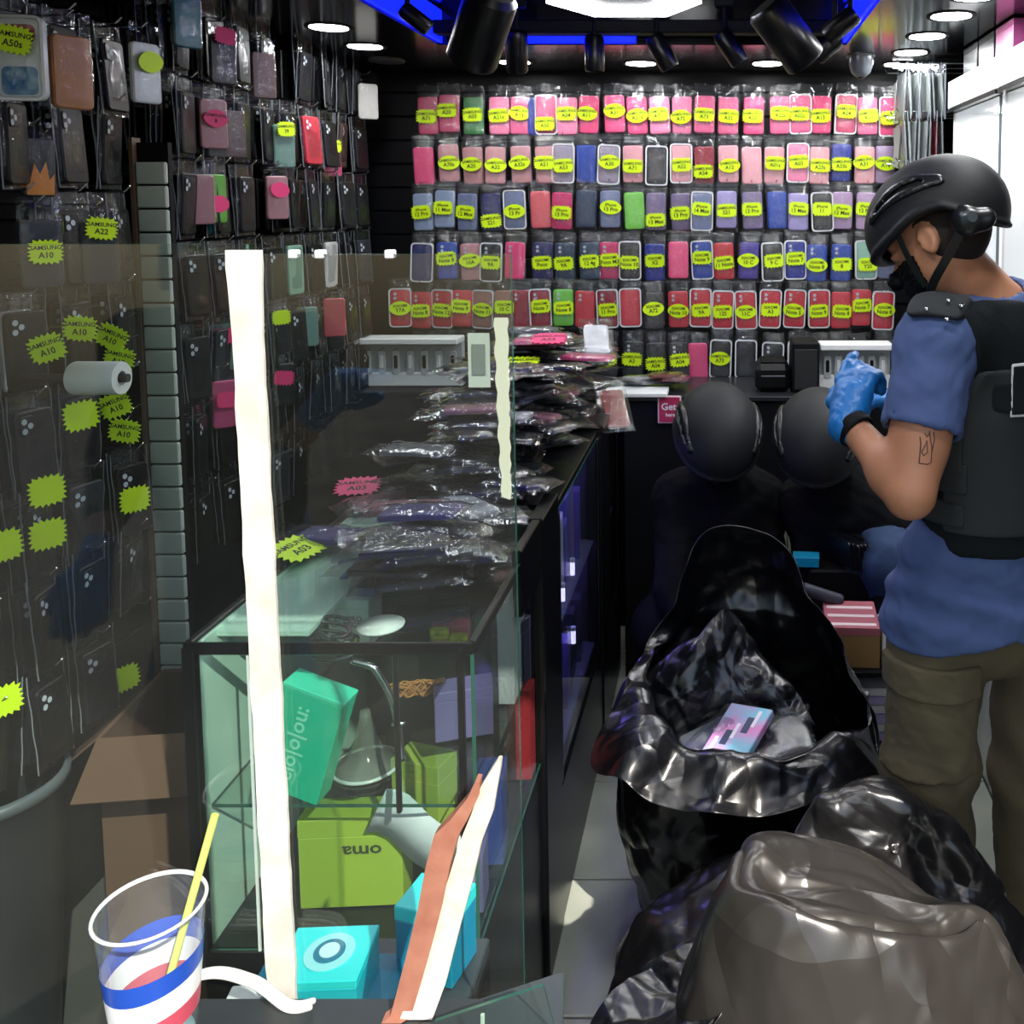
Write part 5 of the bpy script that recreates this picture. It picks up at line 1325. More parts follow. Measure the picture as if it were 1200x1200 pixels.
def body(p):
    d = torso(p, -.012)
    d = smin(d, s_cone(p, neckB+Vector((.0, .0, -.03)), headC+Vector((.028, -.01, -.05)), .066, .060), .03)
    d = smin(d, head_sdf(p, headC, headMx), .02)
    for a, b, c_ in ((shL, elL, wrL), (shR, elR, wrR)):
        d = smin(d, s_cone(p, a, b, .056, .046), .03)
        m = a.lerp(b, .62); d = smin(d, s_ell(p, m, (.048, .048, .07)), .03)
        q = b.lerp(c_, .3)
        d = smin(d, s_cone(p, b, c_-(c_-b).normalized()*.004, .040, .027), .012); d = smin(d, s_ell(p, q, (.042, .042, .050)), .02)
    for a, b, c_ in ((hipL, knL, anL), (hipR, knR, anR)):
        d = smin(d, s_cone(p, a, b, .080, .056), .04); d = smin(d, s_cone(p, b, c_, .055, .040), .03)
        d = smin(d, s_cone(p, c_, c_+FW*.12+Vector((0, 0, -.05)), .040, .032), .02)
    return d
allp = [hipC, chest, headC, wrL, wrR, shR, elL, anL, anR]
lo = [min(v[i] for v in allp)-.22 for i in range(3)]; hi = [max(v[i] for v in allp)+.25 for i in range(3)]; lo[2] = 0
rel(sdf_obj('body', body, lo, hi, .0075, M_SKIN, OF, 'bare skin of head, neck and arms'))
# hair fringe at the nape
rel(sdf_obj('hair', lambda p: smax(s_ell(p, Vector(headC)+Vector((.012, -.006, .012)), (.0765, .098, .094), headMx), -s_ell(p, Vector(headC)+Vector((-.05, .03, -.05)), (.085, .12, .085), headMx), .01), [headC[i]-.15 for i in range(3)], [headC[i]+.15 for i in range(3)], .006, M_HAIR, OF))
def trouser_core(p):
    d = smin(s_ell(p, hipC+Vector((0, 0, -.02)), (.180, .138, .13), Tm), torso(p, .002), .01)
    for a, b, c_ in ((hipL, knL, anL), (hipR, knR, anR)):
        d = smin(d, s_cone(p, a, b, .098, .088), .018)
    return d
def shirt(p):
    d = torso(p, .006)
    for a, b, f in ((shL, elL, .60), (shR, elR, .6)):
        e = a.lerp(b, f)
        s_ = s_cone(p, a, e, .068, .073)
        n_ = (b-a).normalized(); s_ = smax(s_, (p-A3(e))@A3(n_)-.0, .004)
        s_ = smax(s_, -smax(s_cone(p, a, a.lerp(b, 1.0), .061, .064), -((p-A3(e))@A3(n_))-.02, .003), .002)
        d = smin(d, s_, .035)
    skirt = smin(s_ell(p, hipC+Vector((0, 0, -.01)), (.192, .155, .19), Tm), smin(s_cone(p, hipL+Vector((0, 0, .10)), hipL+Vector((0, 0, -.12)), .085, .112), s_cone(p, hipR+Vector((0, 0, .10)), hipR+Vector((0, 0, -.12)), .085, .112), .02), .04); d = smin(d, skirt, .04); d = smin(d, trouser_core(p)-.011, .02)
    q = (p-A3(hipC))@Tm
    hem = hipC.z-.004+.030*q[:, 0]/.2+.006*np.sin(q[:, 0]*30)
    d = smax(d, hem-p[:, 2], .006)
    col = s_cone(p, neckB+Vector((0, 0, -.05)), headC+Vector((.05, 0, -.04)), .074, .070)
    d = smax(d, -col, .006)
    # folds: diagonal pulls at waist, sleeve creases
    w_ = np.exp(-((p[:, 2]-hipC.z-.03)/.10)**2)
    fold = .006*np.sin(q[:, 0]*38+p[:, 2]*46+2*np.sin(p[:, 2]*20))*w_
    fold += .0035*wob(p, 16, 4)+.002*wob(p, 40, 9)
    return d+fold
lo = [min(shL.x, elL.x, hipC.x)-.16, 1.45, .78]; hi = [shR.x+.2, 2.35, neckB.z+.1]
rel(sdf_obj('t_shirt', shirt, lo, hi, .006, M_SHIRT, OF))
def trousers(p):
    d = smin(s_ell(p, hipC+Vector((0, 0, -.02)), (.180, .138, .13), Tm), torso(p, .002), .01)
    for a, b, c_ in ((hipL, knL, anL), (hipR, knR, anR)):
        l = smin(s_cone(p, a, b, .098, .088), s_cone(p, b, c_, .088, .080), .03)
        d = smin(d, l, .018)
        # bulge of stacked cloth above the shoe
    d = smax(d, p[:, 2]-(hipC.z+.02), .005)
    d = smax(d, .055-p[:, 2], .008)
    fold = .005*wob(p*np.array([1, 1, .5], np.float32), 11, 2)+.0025*wob(p, 26, 3)
    fold += .006*np.sin((p[:, 2]*40+(p[:, 0]-hipC.x)*25)+1.5*np.sin(p[:, 0]*30))*np.exp(-((p[:, 2]-.55)/.12)**2)
    return d+fold
lo = [hipL.x-.16, 1.6, .03]; hi = [hipR.x+.2, 2.18, hipC.z+.1]
rel(sdf_obj('trousers', trousers, lo, hi, .007, M_TROUS, OF, 'olive cargo trousers'))
# cargo pocket with flap, slit pocket
def surf_box(name, c_, h, M_, m, base, g, label=None, hs=.004, rd=.006):
    """raised panel that follows the surface of base(p) by thickness g"""
    e = max(h)*1.5+.02
    f = lambda p: smax(smax(base(p)-g, -(base(p)+.004), .002), s_box(p, c_, h, M_, rd), .002)
    return rel(sdf_obj(name, f, [c_[i]-e for i in range(3)], [c_[i]+e for i in range(3)], hs, m, OF, label))
Mo = axes(FW)      # columns right/forward/up
ck = at(1062, 805, 1.70)
Ms = axes(Vector((-.55, .83, 0)))
surf_box('cargo_pocket', at(1062, 860, 1.70), (.12, .075, .085), Ms, M_TROUS, trousers, .007)
surf_box('pocket_flap', at(1062, 800, 1.70), (.12, .080, .032), Ms, M_TROUS, trousers, .014)
surf_box('slit_pocket', at(1042, 735, 1.72), (.10, .010, .042), Ms, mat('pocket_dark', (30, 28, 24), .9), trousers, .002, 'dark slit of the side pocket')
# belt peeking
# vest
def vest_base(p): return torso(p, .020)
def vest(p):
    d = torso(p, .024); inner = torso(p, .004)
    d = smax(d, -inner, .004)
    q = (p-A3(chest))@Tm
    zt = p[:, 2]
    top = smax(zt-(neckB.z+.012), (waist.z-.035)-zt, .008)
    d = smax(d, top, .01)
    for sx, S_ in ((-1, shL), (1, shR)):       # arm holes
        hole = s_ell(p, S_+FW*0+Vector((0, 0, -.045))+(LF*.055 if sx < 0 else -LF*.055), (.075, .115, .150), Tm)
        d = smax(d, -hole, .012)
    nk = s_ell(p, neckB+Vector((0, 0, .045)), (.095, .11, .085), Tm); d = smax(d, -nk, .012)
    return d+.0012*wob(p, 30, 6)
lo = [shL.x-.2, 1.5, waist.z-.1]; hi = [shR.x+.2, 2.3, neckB.z+.12]
rel(sdf_obj('vest', vest, lo, hi, .006, M_VEST, OF, 'black ballistic vest'))
def onvest(name, pc, h, D_, m=M_VEST2, g=.034, lab=None, n_=None, hs=.004, rd=.006):
    c_ = at(pc[0], pc[1], D_); Mx = axes(n_ or Vector((-.75, .66, 0)))
    f = lambda p: smax(smax(torso(p, g), -torso(p, .018), .003), s_box(p, c_, h, Mx, rd), .003)
    e = max(h)*1.35+.02
    return rel(sdf_obj(name, f, [c_[i]-e for i in range(3)], [c_[i]+e for i in range(3)], hs, m, OF, lab))
BK = Vector((.35, .94, 0))     # panel frame seen flat from the street
onvest('back_panel', (1185, 520), (.115, .12, .155), 1.76, M_VEST2, .032, n_=BK)
onvest('shoulder_pad', (1108, 366), (.050, .10, .030), 1.72, M_VEST2, .036, n_=Vector((.45, .85, -.35)), rd=.012)
onvest('side_pouch', (1115, 520), (.022, .12, .055), 1.70, M_VEST2, .038, n_=BK)
onvest('side_strap', (1100, 560), (.052, .14, .030), 1.70, M_VEST2, .036, n_=BK)
onvest('side_strap', (1090, 604), (.060, .14, .022), 1.70, M_VEST2, .038, n_=BK)
onvest('upper_panel', (1180, 455), (.035, .10, .028), 1.76, M_VEST, .038, n_=BK)
c_ = at(1200, 452, 1.72)
def patchf(g, h): return lambda p: smax(smax(torso(p, g), -torso(p, g-.004), .001), s_box(p, c_, h, axes(BK), .002), .001)
for nm, g, h, m in (('patch_border', .0385, (.020, .09, .048), mat('patch_white', (206, 206, 206), .6)), ('patch_field', .0400, (.017, .09, .044), M_VEST)):
    rel(sdf_obj(nm, patchf(g, h), [c_[i]-.1 for i in range(3)], [c_[i]+.1 for i in range(3)], .0025, m, OF))
for (px, py, Y) in [(1086, 362, 1.655), (1112, 352, 1.67), (1127, 358, 1.675), (1110, 374, 1.655)]:
    P = at(px, py, Y); n_ = Vector((-.2, -.6, .75)).normalized()
    # settle the stud on the pad surface
    for _ in range(25):
        dd = float(torso(NPV([P]), .041)[0]); P = P+(at(px, py, Y+.1)-at(px, py, Y)).normalized()*dd*.9
    link('stud', MB().lathe([(0, .003), (.0032, .0025), (.0045, 0)], 12, T=Matrix.Translation(P-OFF) @ n_.to_track_quat('Z', 'Y').to_matrix().to_4x4()).mesh('stud', M_CHROME, True), OF)
# helmet, straps
hel = thing('helmet_group', None, None)
bpy.data.objects.remove(hel)
hc = headC+Vector((.004, -.002, .016))
objs0 = set(o.name for o in COL.objects)
Wh = helmet(OF, hc, headF, headU, 1.0, dial=False)
for o in COL.objects:
    if o.name not in objs0: o.location = Vector(o.location)-OFF
def strap(pts, w_=.009, name='chin_strap', m=M_HELM2):
    # flat band following the head
    V = []; F = []
    P = wcable(pts, 0, 6); n = len(P)
    for i, q in enumerate(P):
        t_ = (P[min(i+1, n-1)]-P[max(i-1, 0)]).normalized(); out = (q-headC).normalized(); s_ = t_.cross(out).normalized()
        for a, b in ((-1, 0), (1, 0), (1, 1), (-1, 1)): V.append(q+s_*a*w_+out*b*.003-OFF)
    for i in range(n-1):
        for k in range(4): a = 4*i; F.append((a+k, a+(k+1) % 4, a+4+(k+1) % 4, a+4+k))
    link(name, mesh(name, V, F, m, 40), OF)
strap([Wh((-.098, -.085, -.035)), Wh((-.092, -.030, -.075)), Wh((-.078, .035, -.115)), Wh((-.045, .075, -.150)), Wh((0, .088, -.155))], .0085)
strap([Wh((-.105, .045, .0)), Wh((-.090, .050, -.06)), Wh((-.076, .048, -.110))], .006)
# mask over nose and mouth
rel(sdf_obj('face_mask', lambda p: (lambda q: smax(smax(head_sdf(p, headC, headMx)-.006, -head_sdf(p, headC, headMx)+.001, .002), np.maximum(q[:, 2]+.028, .035-q[:, 1]), .004))((p-A3(headC))@headMx), [headC[i]-.17 for i in range(3)], [headC[i]+.17 for i in range(3)], .005, M_BLACKM, OF))
# ear cup at the helmet's lower rear side, facing the street
P = Wh((-.095, -.075, -.040)); n_ = (P-headC).normalized()
rel(sdf_obj('ratchet_housing', lambda p: smin(s_ell(p, P, (.018, .026, .031), headMx), s_ell(p, Wh((-.078, -.102, -.05)), (.016, .024, .022), headMx), .02), [P[i]-.09 for i in range(3)], [P[i]+.09 for i in range(3)], .004, M_HELM2, OF))
link('ratchet_knob', MB().lathe([(0, .014), (.010, .014), (.013, .008), (.015, 0)], 18, T=Matrix.Translation(P+n_*.017-OFF) @ n_.to_track_quat('Z', 'Y').to_matrix().to_4x4()).mesh('ratchet_knob', mat('knob_grey', (70, 78, 82), .2), 40), OF)
# glove
hd = Vector((at(1003, 446, 1.79)-wrL)).normalized(); bn = Vector((-.55, -.70, .35))
C = hand_sdf(wrL+hd*.012, hd, bn, (.18, .55, .75, .85), .19, spread=.0, thumb_side=-1)
def glove(p):
    d = sdf_caps(p, [(a, b, ra+.0022, rb+.0022) for a, b, ra, rb in C], .010)
    d = smin(d, s_cone(p, wrL-hd*.012, wrL+hd*.05, .0345, .036), .012)
    return d+.0012*wob(p, 60, 5)
lo = [min(c[0][i] for c in C)-.06 for i in range(3)]; hi = [max(c[1][i] for c in C)+.06 for i in range(3)]
rel(sdf_obj('glove', glove, lo, hi, .0035, M_GLOVE, OF, 'bright blue nitrile glove'))
C2 = hand_sdf(wrR, (wrR-elR), (0, 0, 1), (.4, .45, .5, .55), .19)
lo = [min(c[0][i] for c in C2)-.06 for i in range(3)]; hi = [max(c[1][i] for c in C2)+.06 for i in range(3)]
rel(sdf_obj('glove', lambda p: sdf_caps(p, [(a, b, ra+.002, rb+.002) for a, b, ra, rb in C2], .01), lo, hi, .005, M_GLOVE, OF))
ad = (wrL-elL).normalized(); q0 = wrL-ad*.022
rel(sdf_obj('wristband', lambda p: smax(smax(s_cone(p, q0-ad*.05, q0+ad*.05, .0375, .0355), -s_cone(p, q0-ad*.05, q0+ad*.05, .029, .027), .002), np.abs((p-A3(q0))@A3(ad))-.013, .004), [q0[i]-.08 for i in range(3)], [q0[i]+.08 for i in range(3)], .0035, M_BLACKM, OF, 'black wrist band'))
# tattoo lines on the upper arm, projected on the skin
tat = MB()
def onskin(px, py):
    P = at(px, py, 1.45); d_ = (at(px, py, 1.8)-P).normalized()
    for _ in range(60):
        v = float(body(NPV([P]))[0])
        if v < .0004: break
        P = P+d_*v*.9
    return P
for pts in ([(1078, 512), (1079, 520), (1077, 543), (1079, 543), (1087, 544), (1091, 542), (1092, 525), (1090, 512), (1089, 505)], [(1080, 530), (1084, 522), (1086, 516), (1087, 530), (1082, 534), (1080, 530)], [(1094, 506), (1095, 515), (1092, 530)], [(1084, 508), (1086, 512), (1089, 508)]):
    tat.tube([onskin(a, b)-OFF for a, b in pts], .0011, 5)
tat.obj('tattoo', mat('tattoo_ink', (96, 62, 56), .6), OF)
for c_ in (anL, anR):
    rel(sdf_obj('boot', lambda p: smax(U(.02, s_cone(p, c_+Vector((0, 0, .03)), c_+Vector((0, 0, -.03)), .055, .05), s_cone(p, c_+Vector((0, 0, -.045)), c_+FW*.15+Vector((0, 0, -.050)), .046, .040)), -p[:, 2], .003), [c_.x-.22, c_.y-.12, -.01], [c_.x+.1, c_.y+.22, .22], .007, M_BLACKM, OF))

# ---------------------------------------------------------------- crouching people
def croucher(name_lab, hc, hf, hu, sh1, sh2, el1, el2, h1, h2, pel, kn1, kn2, an1, an2, chest_, base, shirt_m, leg_m, mask=True, leg_r=.085, helm=True, gm=None, hs_=.009, slv=.88):
    base = Vector(base)
    P_ = thing('person', name_lab, 'person', base)
    def rl_(o): o.location = Vector(o.location)-base; return o
    Mx = axes(hf, hu)
    neck = chest_.lerp(hc, .62)
    pts = [hc, sh1, sh2, el1, el2, h1, h2, pel, kn1, kn2, an1, an2]
    lo = [min(v[i] for v in pts)-.2 for i in range(3)]; hi = [max(v[i] for v in pts)+.2 for i in range(3)]; lo[2] = 0
    hd1 = (h1-el1).normalized(); hd2 = (h2-el2).normalized()
    CC = hand_sdf(h1, hd1, (0, -.5, 1), (.3, .4, .45, .5), .18)+hand_sdf(h2, hd2, (0, -.5, 1), (.3, .4, .45, .5), .18, thumb_side=-1)
    def body_(p):
        d = s_cone(p, pel, chest_, .12, .14); d = smin(d, s_cone(p, sh1, sh2, .065, .065), .08)
        d = smin(d, s_cone(p, neck+(chest_-neck)*.3, hc, .06, .055), .03); d = smin(d, head_sdf(p, hc, Mx), .02)
        for a, b, c_ in ((sh1, el1, h1), (sh2, el2, h2)): d = smin(d, s_cone(p, a, b, .05, .042), .03); d = smin(d, s_cone(p, b, c_, .042, .028), .02)
        for k_, a_ in ((kn1, an1), (kn2, an2)): d = smin(d, s_cone(p, pel, k_, .085, .06), .04); d = smin(d, s_cone(p, k_, a_, .055, .04), .03)
        return smin(d, sdf_caps(p, CC, .008), .01)
    rl_(sdf_obj('body', body_, lo, hi, .009, M_SKIN, P_))
    rl_(sdf_obj('gloves', lambda p: smin(sdf_caps(p, [(a, b, ra+.003, rb+.003) for a, b, ra, rb in CC], .009), smin(s_cone(p, h1-hd1*.03, h1+hd1*.02, .034, .03), s_cone(p, h2-hd2*.03, h2+hd2*.02, .034, .03), .001), .01), lo, hi, .007, gm or M_BLACKM, P_))
    def jack(p):
        d = s_cone(p, pel, chest_, .145, .165); d = smin(d, s_cone(p, sh1, sh2, .088, .088), .08)
        d = smin(d, s_cone(p, neck+(chest_-neck)*.2, neck, .085, .068), .03)
        for a, b, c_ in ((sh1, el1, h1), (sh2, el2, h2)): d = smin(d, s_cone(p, a, b, .072, .062), .03); d = smin(d, s_cone(p, b, c_.lerp(b, 1-slv), .060, .043+.0*slv), .02)
        return d+.006*wob(p, 14, 3)+.003*wob(p, 35, 8)
    rl_(sdf_obj('jacket', jack, lo, hi, .009, shirt_m, P_))
    def leg(p):
        d = s_cone(p, pel, pel+Vector((0, 0, -.03)), .15, .15)
        for k_, a_ in ((kn1, an1), (kn2, an2)): d = smin(d, s_cone(p, pel+(k_-pel)*.15, k_, leg_r+.03, leg_r), .03); d = smin(d, s_cone(p, k_, a_, leg_r, .065), .03)
        return smax(d, .05-p[:, 2], .005)+.005*wob(p, 15, 5)
    rl_(sdf_obj('trousers', leg, lo, hi, .009, leg_m, P_))
    for a_ in (an1, an2):
        f_ = Vector((hf[0], hf[1], 0)).normalized()
        rl_(sdf_obj('boot', lambda p: smax(U(.02, s_cone(p, a_+Vector((0, 0, .03)), a_+Vector((0, 0, -.03)), .055, .05), s_cone(p, a_+Vector((0, 0, -.04)), a_+f_*.15+Vector((0, 0, -.045)), .046, .040)), -p[:, 2], .003), [a_.x-.25, a_.y-.25, -.01], [a_.x+.25, a_.y+.25, .22], .009, M_BLACKM, P_))
    o0 = set(o.name for o in COL.objects)
    if helm: helmet(P_, hc+Vector((0, 0, .012)), hf, hu, 1.08, hs=.006)
    else: sdf_obj('hair', lambda p: smax(s_ell(p, hc+Vector((0, -.012, .02)), (.084, .104, .100), Mx), -s_ell(p, hc+Vector((hf[0]*.07, hf[1]*.07, -.05)), (.075, .09, .085), Mx), .01), [hc[i]-.15 for i in range(3)], [hc[i]+.15 for i in range(3)], .007, M_HAIR, P_)
    for o in COL.objects:
        if o.name not in o0: o.location = Vector(o.location)-base
    if mask: rl_(sdf_obj('balaclava', lambda p: smax(head_sdf(p, hc, Mx)-.007, -head_sdf(p, hc, Mx)+.002, .002), [hc[i]-.17 for i in range(3)], [hc[i]+.17 for i in range(3)], .006, M_BLACKM, P_))
    return P_
h_ = at(840, 515, 2.72)
croucher('person in black bending down with a round black helmet, behind the open bag', h_, Vector((.10, -.78, -.62)), Vector((.15, -.55, .85)),
         at(795, 585, 2.86), at(890, 590, 2.90), at(790, 690, 2.66), at(900, 690, 2.68), at(820, 760, 2.50), at(880, 760, 2.50),
         at(845, 640, 3.0), at(775, 735, 2.72), at(895, 735, 2.74), Vector((-.19, 2.86, .09)), Vector((.10, 2.88, .09)), at(848, 600, 2.90), (0, 2.9, 0), M_DARK, M_DARK2)
h_ = at(958, 522, 2.68)
PB = croucher('person in black helmet and blue jeans crouching between the other crouching person and the officer', h_, Vector((-.15, -.80, -.60)), Vector((-.05, -.5, .86)),
         at(948, 590, 2.84), at(1036, 590, 2.80), at(955, 670, 2.76), at(1050, 670, 2.66), at(985, 740, 2.62), at(1030, 740, 2.56),
         at(1000, 640, 3.0), at(1015, 745, 2.78), at(1042, 655, 2.62), Vector((.38, 2.98, .09)), Vector((.54, 2.84, .09)), at(990, 605, 2.86), (.40, 2.9, 0), M_DARK2, mat('jeans', (40, 62, 96), .85, bump=('noise', 150, .3)))

# ---------------------------------------------------------------- onlooker on the pavement, seen only as a reflection in the screen
hcO = V_ = Vector((-1.12, -.30, 1.55))
croucher('person in dark clothes standing outside on the pavement, one blue-gloved hand raised', hcO, Vector((.35, .9, -.2)), Vector((0, .2, 1)),
         Vector((-.92, -.32, 1.36)), Vector((-1.32, -.40, 1.36)), Vector((-.98, -.20, 1.10)), Vector((-1.36, -.36, 1.10)), Vector((-.80, -.14, 1.28)), Vector((-1.3, -.18, .95)),
         Vector((-1.12, -.40, .92)), Vector((-1.0, -.32, .50)), Vector((-1.25, -.36, .50)), Vector((-1.0, -.36, .07)), Vector((-1.26, -.40, .07)), Vector((-1.12, -.38, 1.22)), (-1.12, -.38, -.02), M_DARK2, MATS['jeans'], False, helm=False, gm=M_GLOVE, hs_=.012, slv=.5)

# ================================================================ BLACK BAGS
def bagmat(name, rgb, rough, scale, st=.8):
    return mat(name, rgb, rough, spec=.8, bump=('folds', scale, st, .012))
M_BAG = bagmat('bag_black', (9, 10, 15), .27, 2.2, .8); M_BAG_SUNLIT = bagmat('bag_black_sunlit', (54, 51, 48), .30, 1.8, 1.0); M_BAG3 = bagmat('bag_black_soft', (34, 33, 34), .28, 1.9, .8)  # second bag black is paler and warmer, with sunlight put into its colour
def sheet(name, net, nu, nv, closed, m, amps, seed, parent=None, base=Vector((0, 0, 0)), floor_=True, fade=None, thick=.0015, cap=False, fol=((.22, .018), (.09, .009), (.04, .0035))):
    nu = int(nu*1.7); nv = int(nv*1.5)
    C = patch(net, nu, nv, closed); N = grid_normals(C, closed); P = C.reshape(-1, 3)
    d = np.zeros(len(P))
    for k, (n, a) in enumerate(amps[:2]): d += (crumple(P, n, a, seed+k)-a*.45)*.45
    for k, (wl_, a) in enumerate(fol): d += folds(P, wl_, a, seed+k)
    d = d.reshape(nu, nv)
    if fade is not None: d = d*np.array(fade)[None, :] if len(fade) == nv else d
    C = C+N*d[..., None]
    V = C.reshape(-1, 3)
    if floor_: V[:, 2] = np.maximum(V[:, 2], .002+.002*np.abs(np.sin(V[:, 0]*60)))
    V = V-np.array(base)[None]
    F = grid_faces(nu, nv, closed)
    if cap: F.append(tuple(i*nv+nv-1 for i in range(nu)))
    me = mesh(name, V.tolist(), F, m, 62)
    o = link(name, me, parent)
    if thick: md = o.modifiers.new('t', 'SOLIDIFY'); md.thickness = thick
    return o
# open bag in the middle
B1 = thing('trash_bag', 'open black plastic bag holding seized phone cases in the middle of the aisle', 'bag', (0.02, 2.1, 0))
b1 = Vector((.02, 2.1, 0))
def V3(x, y, z): return Vector((x, y, z))
cx, cy = .03, 2.08
def ring(r, z, ang, ex=1.0): return V3(cx+r*cos(R(ang))*ex, cy+r*sin(R(ang))*.75, z)
net = []
# u: angle from right (0) counter-clockwise over the back (90), left (180), front (270)
net.append([ring(.22, 0, 0), ring(.30, .20, 0), ring(.29, .46, 0), at(1018, 835, 1.98), at(1028, 905, 1.90)])
net.append([ring(.22, 0, 35), ring(.30, .24, 35), ring(.30, .55, 35), at(985, 745, 2.15), at(1010, 800, 2.02)])
net.append([ring(.22, 0, 65), ring(.30, .26, 65), ring(.29, .60, 65), at(908, 685, 2.28), at(922, 655, 2.22)])
net.append([ring(.22, 0, 95), ring(.30, .26, 95), ring(.29, .62, 95), at(838, 676, 2.30), at(832, 626, 2.24)])
net.append([ring(.22, 0, 125), ring(.30, .26, 125), ring(.29, .58, 125), at(792, 740, 2.24), at(772, 735, 2.20)])
net.append([ring(.22, 0, 155), ring(.30, .22, 155), ring(.30, .50, 155), at(768, 770, 2.10), at(738, 790, 2.0)])
net.append([ring(.22, 0, 185), ring(.28, .20, 185), ring(.29, .44, 185), at(752, 815, 1.97), at(692, 888, 1.86)])
net.append([ring(.22, 0, 215), ring(.28, .20, 215), ring(.30, .44, 215), at(768, 855, 1.88), at(728, 918, 1.78)])
net.append([ring(.22, 0, 240), ring(.28, .20, 240), ring(.30, .46, 240), at(800, 880, 1.84), at(775, 945, 1.76)])
net.append([ring(.22, 0, 270), ring(.28, .20, 270), ring(.30, .46, 270), at(870, 888, 1.82), at(868, 955, 1.74)])
net.append([ring(.22, 0, 300), ring(.28, .20, 300), ring(.30, .46, 300), at(940, 880, 1.84), at(948, 940, 1.76)])
net.append([ring(.22, 0, 330), ring(.28, .20, 330), ring(.30, .46, 330), at(990, 865, 1.90), at(998, 915, 1.82)])
sheet('bag_skin', net, 170, 84, True, M_BAG, [(22, .060), (80, .024), (260, .006)], 5, B1, b1)
# liner lump inside: folded inner plastic that stands up left of the goods
net = [[at(750, 860, 2.02), at(742, 800, 2.06), at(775, 770, 2.12), at(790, 820, 2.14)],
       [at(800, 865, 2.0), at(800, 800, 2.02), at(815, 740, 2.10), at(830, 800, 2.16)],
       [at(850, 860, 2.02), at(845, 790, 2.04), at(850, 708, 2.12), at(862, 800, 2.18)],
       [at(905, 865, 2.0), at(890, 810, 2.04), at(884, 745, 2.12), at(900, 820, 2.16)],
       [at(965, 870, 1.98), at(950, 840, 2.0), at(925, 790, 2.08), at(940, 850, 2.14)]]
sheet('inner_fold', net, 90, 60, False, M_BAG, [(16, .040), (60, .018), (200, .007)], 31, B1, b1)
# goods inside the open bag
gd = [(865, 872, 1.93, 'art', .5, 'pink and blue printed phone case box on top of the goods in the open bag'), (838, 855, 1.97, 'grey', 1.2, 'silver bagged case beside the printed box in the open bag'), (830, 868, 1.92, 'charcoal', .8, 'dark bagged case left of the printed box in the open bag'),
      (900, 850, 2.0, 'black', .3, 'black bagged case behind the printed box in the open bag'), (920, 868, 1.95, 'black', .1, 'black bagged case right of the printed box in the open bag'), (935, 880, 1.90, 'charcoal', -.2, 'charcoal bagged case at the right rim of the open bag'),
      (880, 885, 1.90, 'black', .9, 'black bagged case under the printed box in the open bag'), (850, 890, 1.88, 'charcoal', 1.5, 'charcoal bagged case at the front rim of the open bag'), (910, 890, 1.88, 'black', 1.9, 'black bagged case by the front rim of the open bag')]
PC['art'] = (214, 130, 190)
for i, (px, py, Y, c_, rz, lab) in enumerate(gd):
    p = at(px, py, Y)
    t = thing('bagged_phone_case', lab, 'phone case', (p.x, p.y, p.z-.01+(.022 if i == 0 else -.004*(i % 4))), (R(18)+RND.uniform(-.1, .1), RND.uniform(-.15, .15), -rz), 'goods in the open bag')
    if i == 0:
        m_ = mat('art_print', (226, 120, 190), .3, vary=((120, 190, 215), 14)); mb = MB().box(-.052, .052, -.08, .08, 0, .018, bev=.002); link('carton', mb.mesh('carton', m_), t)
        for k in range(5): link('printed_shape', MB().box(-.04+.016*k, -.032+.016*k+.008*(k % 2), -.06+.02*k, -.02+.022*k, .0175, .0186).mesh('printed_shape', [mat('shape_white', (235, 230, 240), .4), mat('shape_navy', (40, 50, 90), .4)][k % 2]), t)
    else: link('case', flat_case(c_, PC[c_]), t); link('bag_film', flat_film(i % 6), t)
# lower black bag standing in front of it on the floor
B0 = thing('trash_bag', 'slack black bag lying in shadow beneath the open bag', 'bag', (.06, 1.72, 0)); b0 = Vector((.06, 1.72, 0))
net = []
for k in range(12):
    a = 30*k; ex = .27+.03*sin(R(a*2+20))
    f = lambda r, z: V3(.07+r*cos(R(a))*1.02, 1.66+r*sin(R(a))*.78, z)
    net.append([f(.20, 0), f(ex, .10), f(ex*.98, .26), f(ex*.75, .38+.02*cos(R(a))), f(.09, .43), f(.004, .43)])
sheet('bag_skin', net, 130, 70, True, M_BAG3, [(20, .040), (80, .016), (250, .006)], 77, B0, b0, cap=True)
# crumpled bag at the back right, warm lit
B2 = thing('trash_bag', 'crumpled shiny black bag bunched up behind the big full bag by the officer', 'bag', (.32, 1.50, 0)); b2 = Vector((.32, 1.50, 0))
c2 = at(1050, 1000, 1.47)
net = []
top = [(1195, 1060), (1150, 985), (1100, 945), (1045, 920), (990, 918), (945, 940), (928, 985), (925, 1020), (960, 1060), (1020, 1080), (1090, 1080), (1160, 1090)]
for k in range(12):
    a = 30*k
    bx, by = .34+.24*cos(R(a)), 1.50+.10*sin(R(a))
    px, py = top[k]; q = at(px, py, 1.50+.07*sin(R(a)))
    mid = V3(bx, by, .22); q2 = at(px+(1050-px)*.35, py+(985-py)*.25, 1.47+.03*sin(R(a)))
    net.append([V3(.34+.18*cos(R(a)), 1.47+.11*sin(R(a)), 0), mid, q.lerp(mid, .35), q, q2+V3(0, 0, .012), c2+V3(.004*cos(R(a)), .004*sin(R(a)), .01)])
sheet('bag_skin', net, 150, 90, True, M_BAG3, [(18, .050), (70, .024), (260, .008)], 99, B2, b2, cap=True)
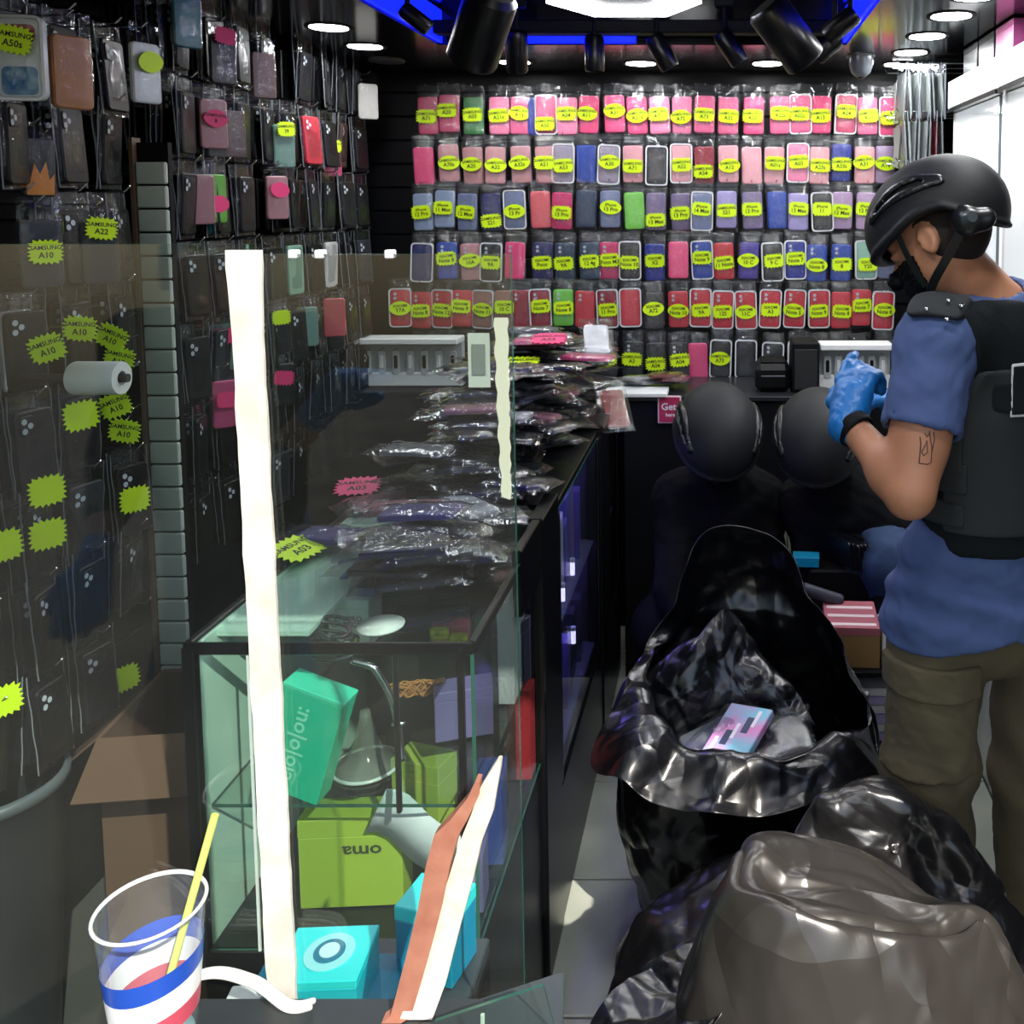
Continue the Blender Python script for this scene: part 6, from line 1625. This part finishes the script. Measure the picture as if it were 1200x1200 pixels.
# big full bag in the front
B3 = thing('trash_bag', 'big full black bag with a broad smooth side, nearest to the viewer', 'bag', (.16, 1.2, 0)); b3 = Vector((.16, 1.2, 0))
net3 = []
top = [(1165, 1075), (1128, 1068), (1075, 1038), (1010, 1010), (940, 1000), (880, 996), (868, 1008), (862, 1045), (905, 1062), (960, 1085), (1040, 1100), (1120, 1105)]
net = []
for k in range(12):
    a = 30*k; px, py = top[k]
    q = at(px, py, 1.25+.10*sin(R(a)))
    bx, by = .19+.30*cos(R(a))*(1.15 if 120 < a < 260 else 1), 1.20+.19*sin(R(a))
    by = 1.18+.16*sin(R(a)); lowp = V3(bx, by, .0); mid = V3(.19+.33*cos(R(a))*(1.12 if 150 < a < 240 else 1), 1.18+.18*sin(R(a)), .22)
    net3.append((q, mid))
    q2 = at(px+(1000-px)*.45, py+(1040-py)*.5, 1.24+.04*sin(R(a)))
    ctr = at(1000, 1040, 1.25)
    net.append([lowp*.8+V3(.19, 1.2, 0)*.2, mid, q.lerp(mid, .45)+V3(.01*cos(R(a)), .01*sin(R(a)), 0), q, q2, ctr+V3(.004*cos(R(a)), .004*sin(R(a)), 0)])
sheet('bag_skin', net, 170, 96, True, M_BAG_SUNLIT, [(14, .030), (60, .010), (240, .004)], 123, B3, b3, cap=True, fol=((.30, .016), (.12, .010), (.05, .0025)))
# collar folded down over the front
cnet = []
for k in (5.6, 6, 7, 8, 9, 10, 11, 11.6):
    k0 = int(k); f_ = k-k0; A = net3[k0]; B_ = net3[(k0+1) % 12]
    q = A[0].lerp(B_[0], f_); m_ = A[1].lerp(B_[1], f_); out = Vector((q.x-.19, q.y-1.24, 0)).normalized()
    cnet.append([q+V3(0, 0, .004)-out*.006, q+out*.010+V3(0, 0, .001), q.lerp(m_, .17)+out*.022, q.lerp(m_, .30+.05*sin(k*2.1))+out*.024])
sheet('folded_collar', cnet, 80, 30, False, M_BAG_SUNLIT, [(14, .008), (60, .004)], 150, B3, b3, fol=((.12, .005), (.05, .002)))
# flap of the collar lying left (purple lit part)
net = [[at(680, 1210, 1.16), at(760, 1130, 1.26), at(840, 1075, 1.34)], [at(730, 1230, 1.12), at(800, 1165, 1.20), at(868, 1090, 1.28)], [at(800, 1250, 1.08), at(850, 1190, 1.14), at(900, 1090, 1.20)]]
net = [[p+V3(0, 0, .0) for p in row] for row in net]
sheet('loose_flap', net, 70, 60, False, M_BAG, [(10, .03), (50, .012), (180, .004)], 140, B3, b3)
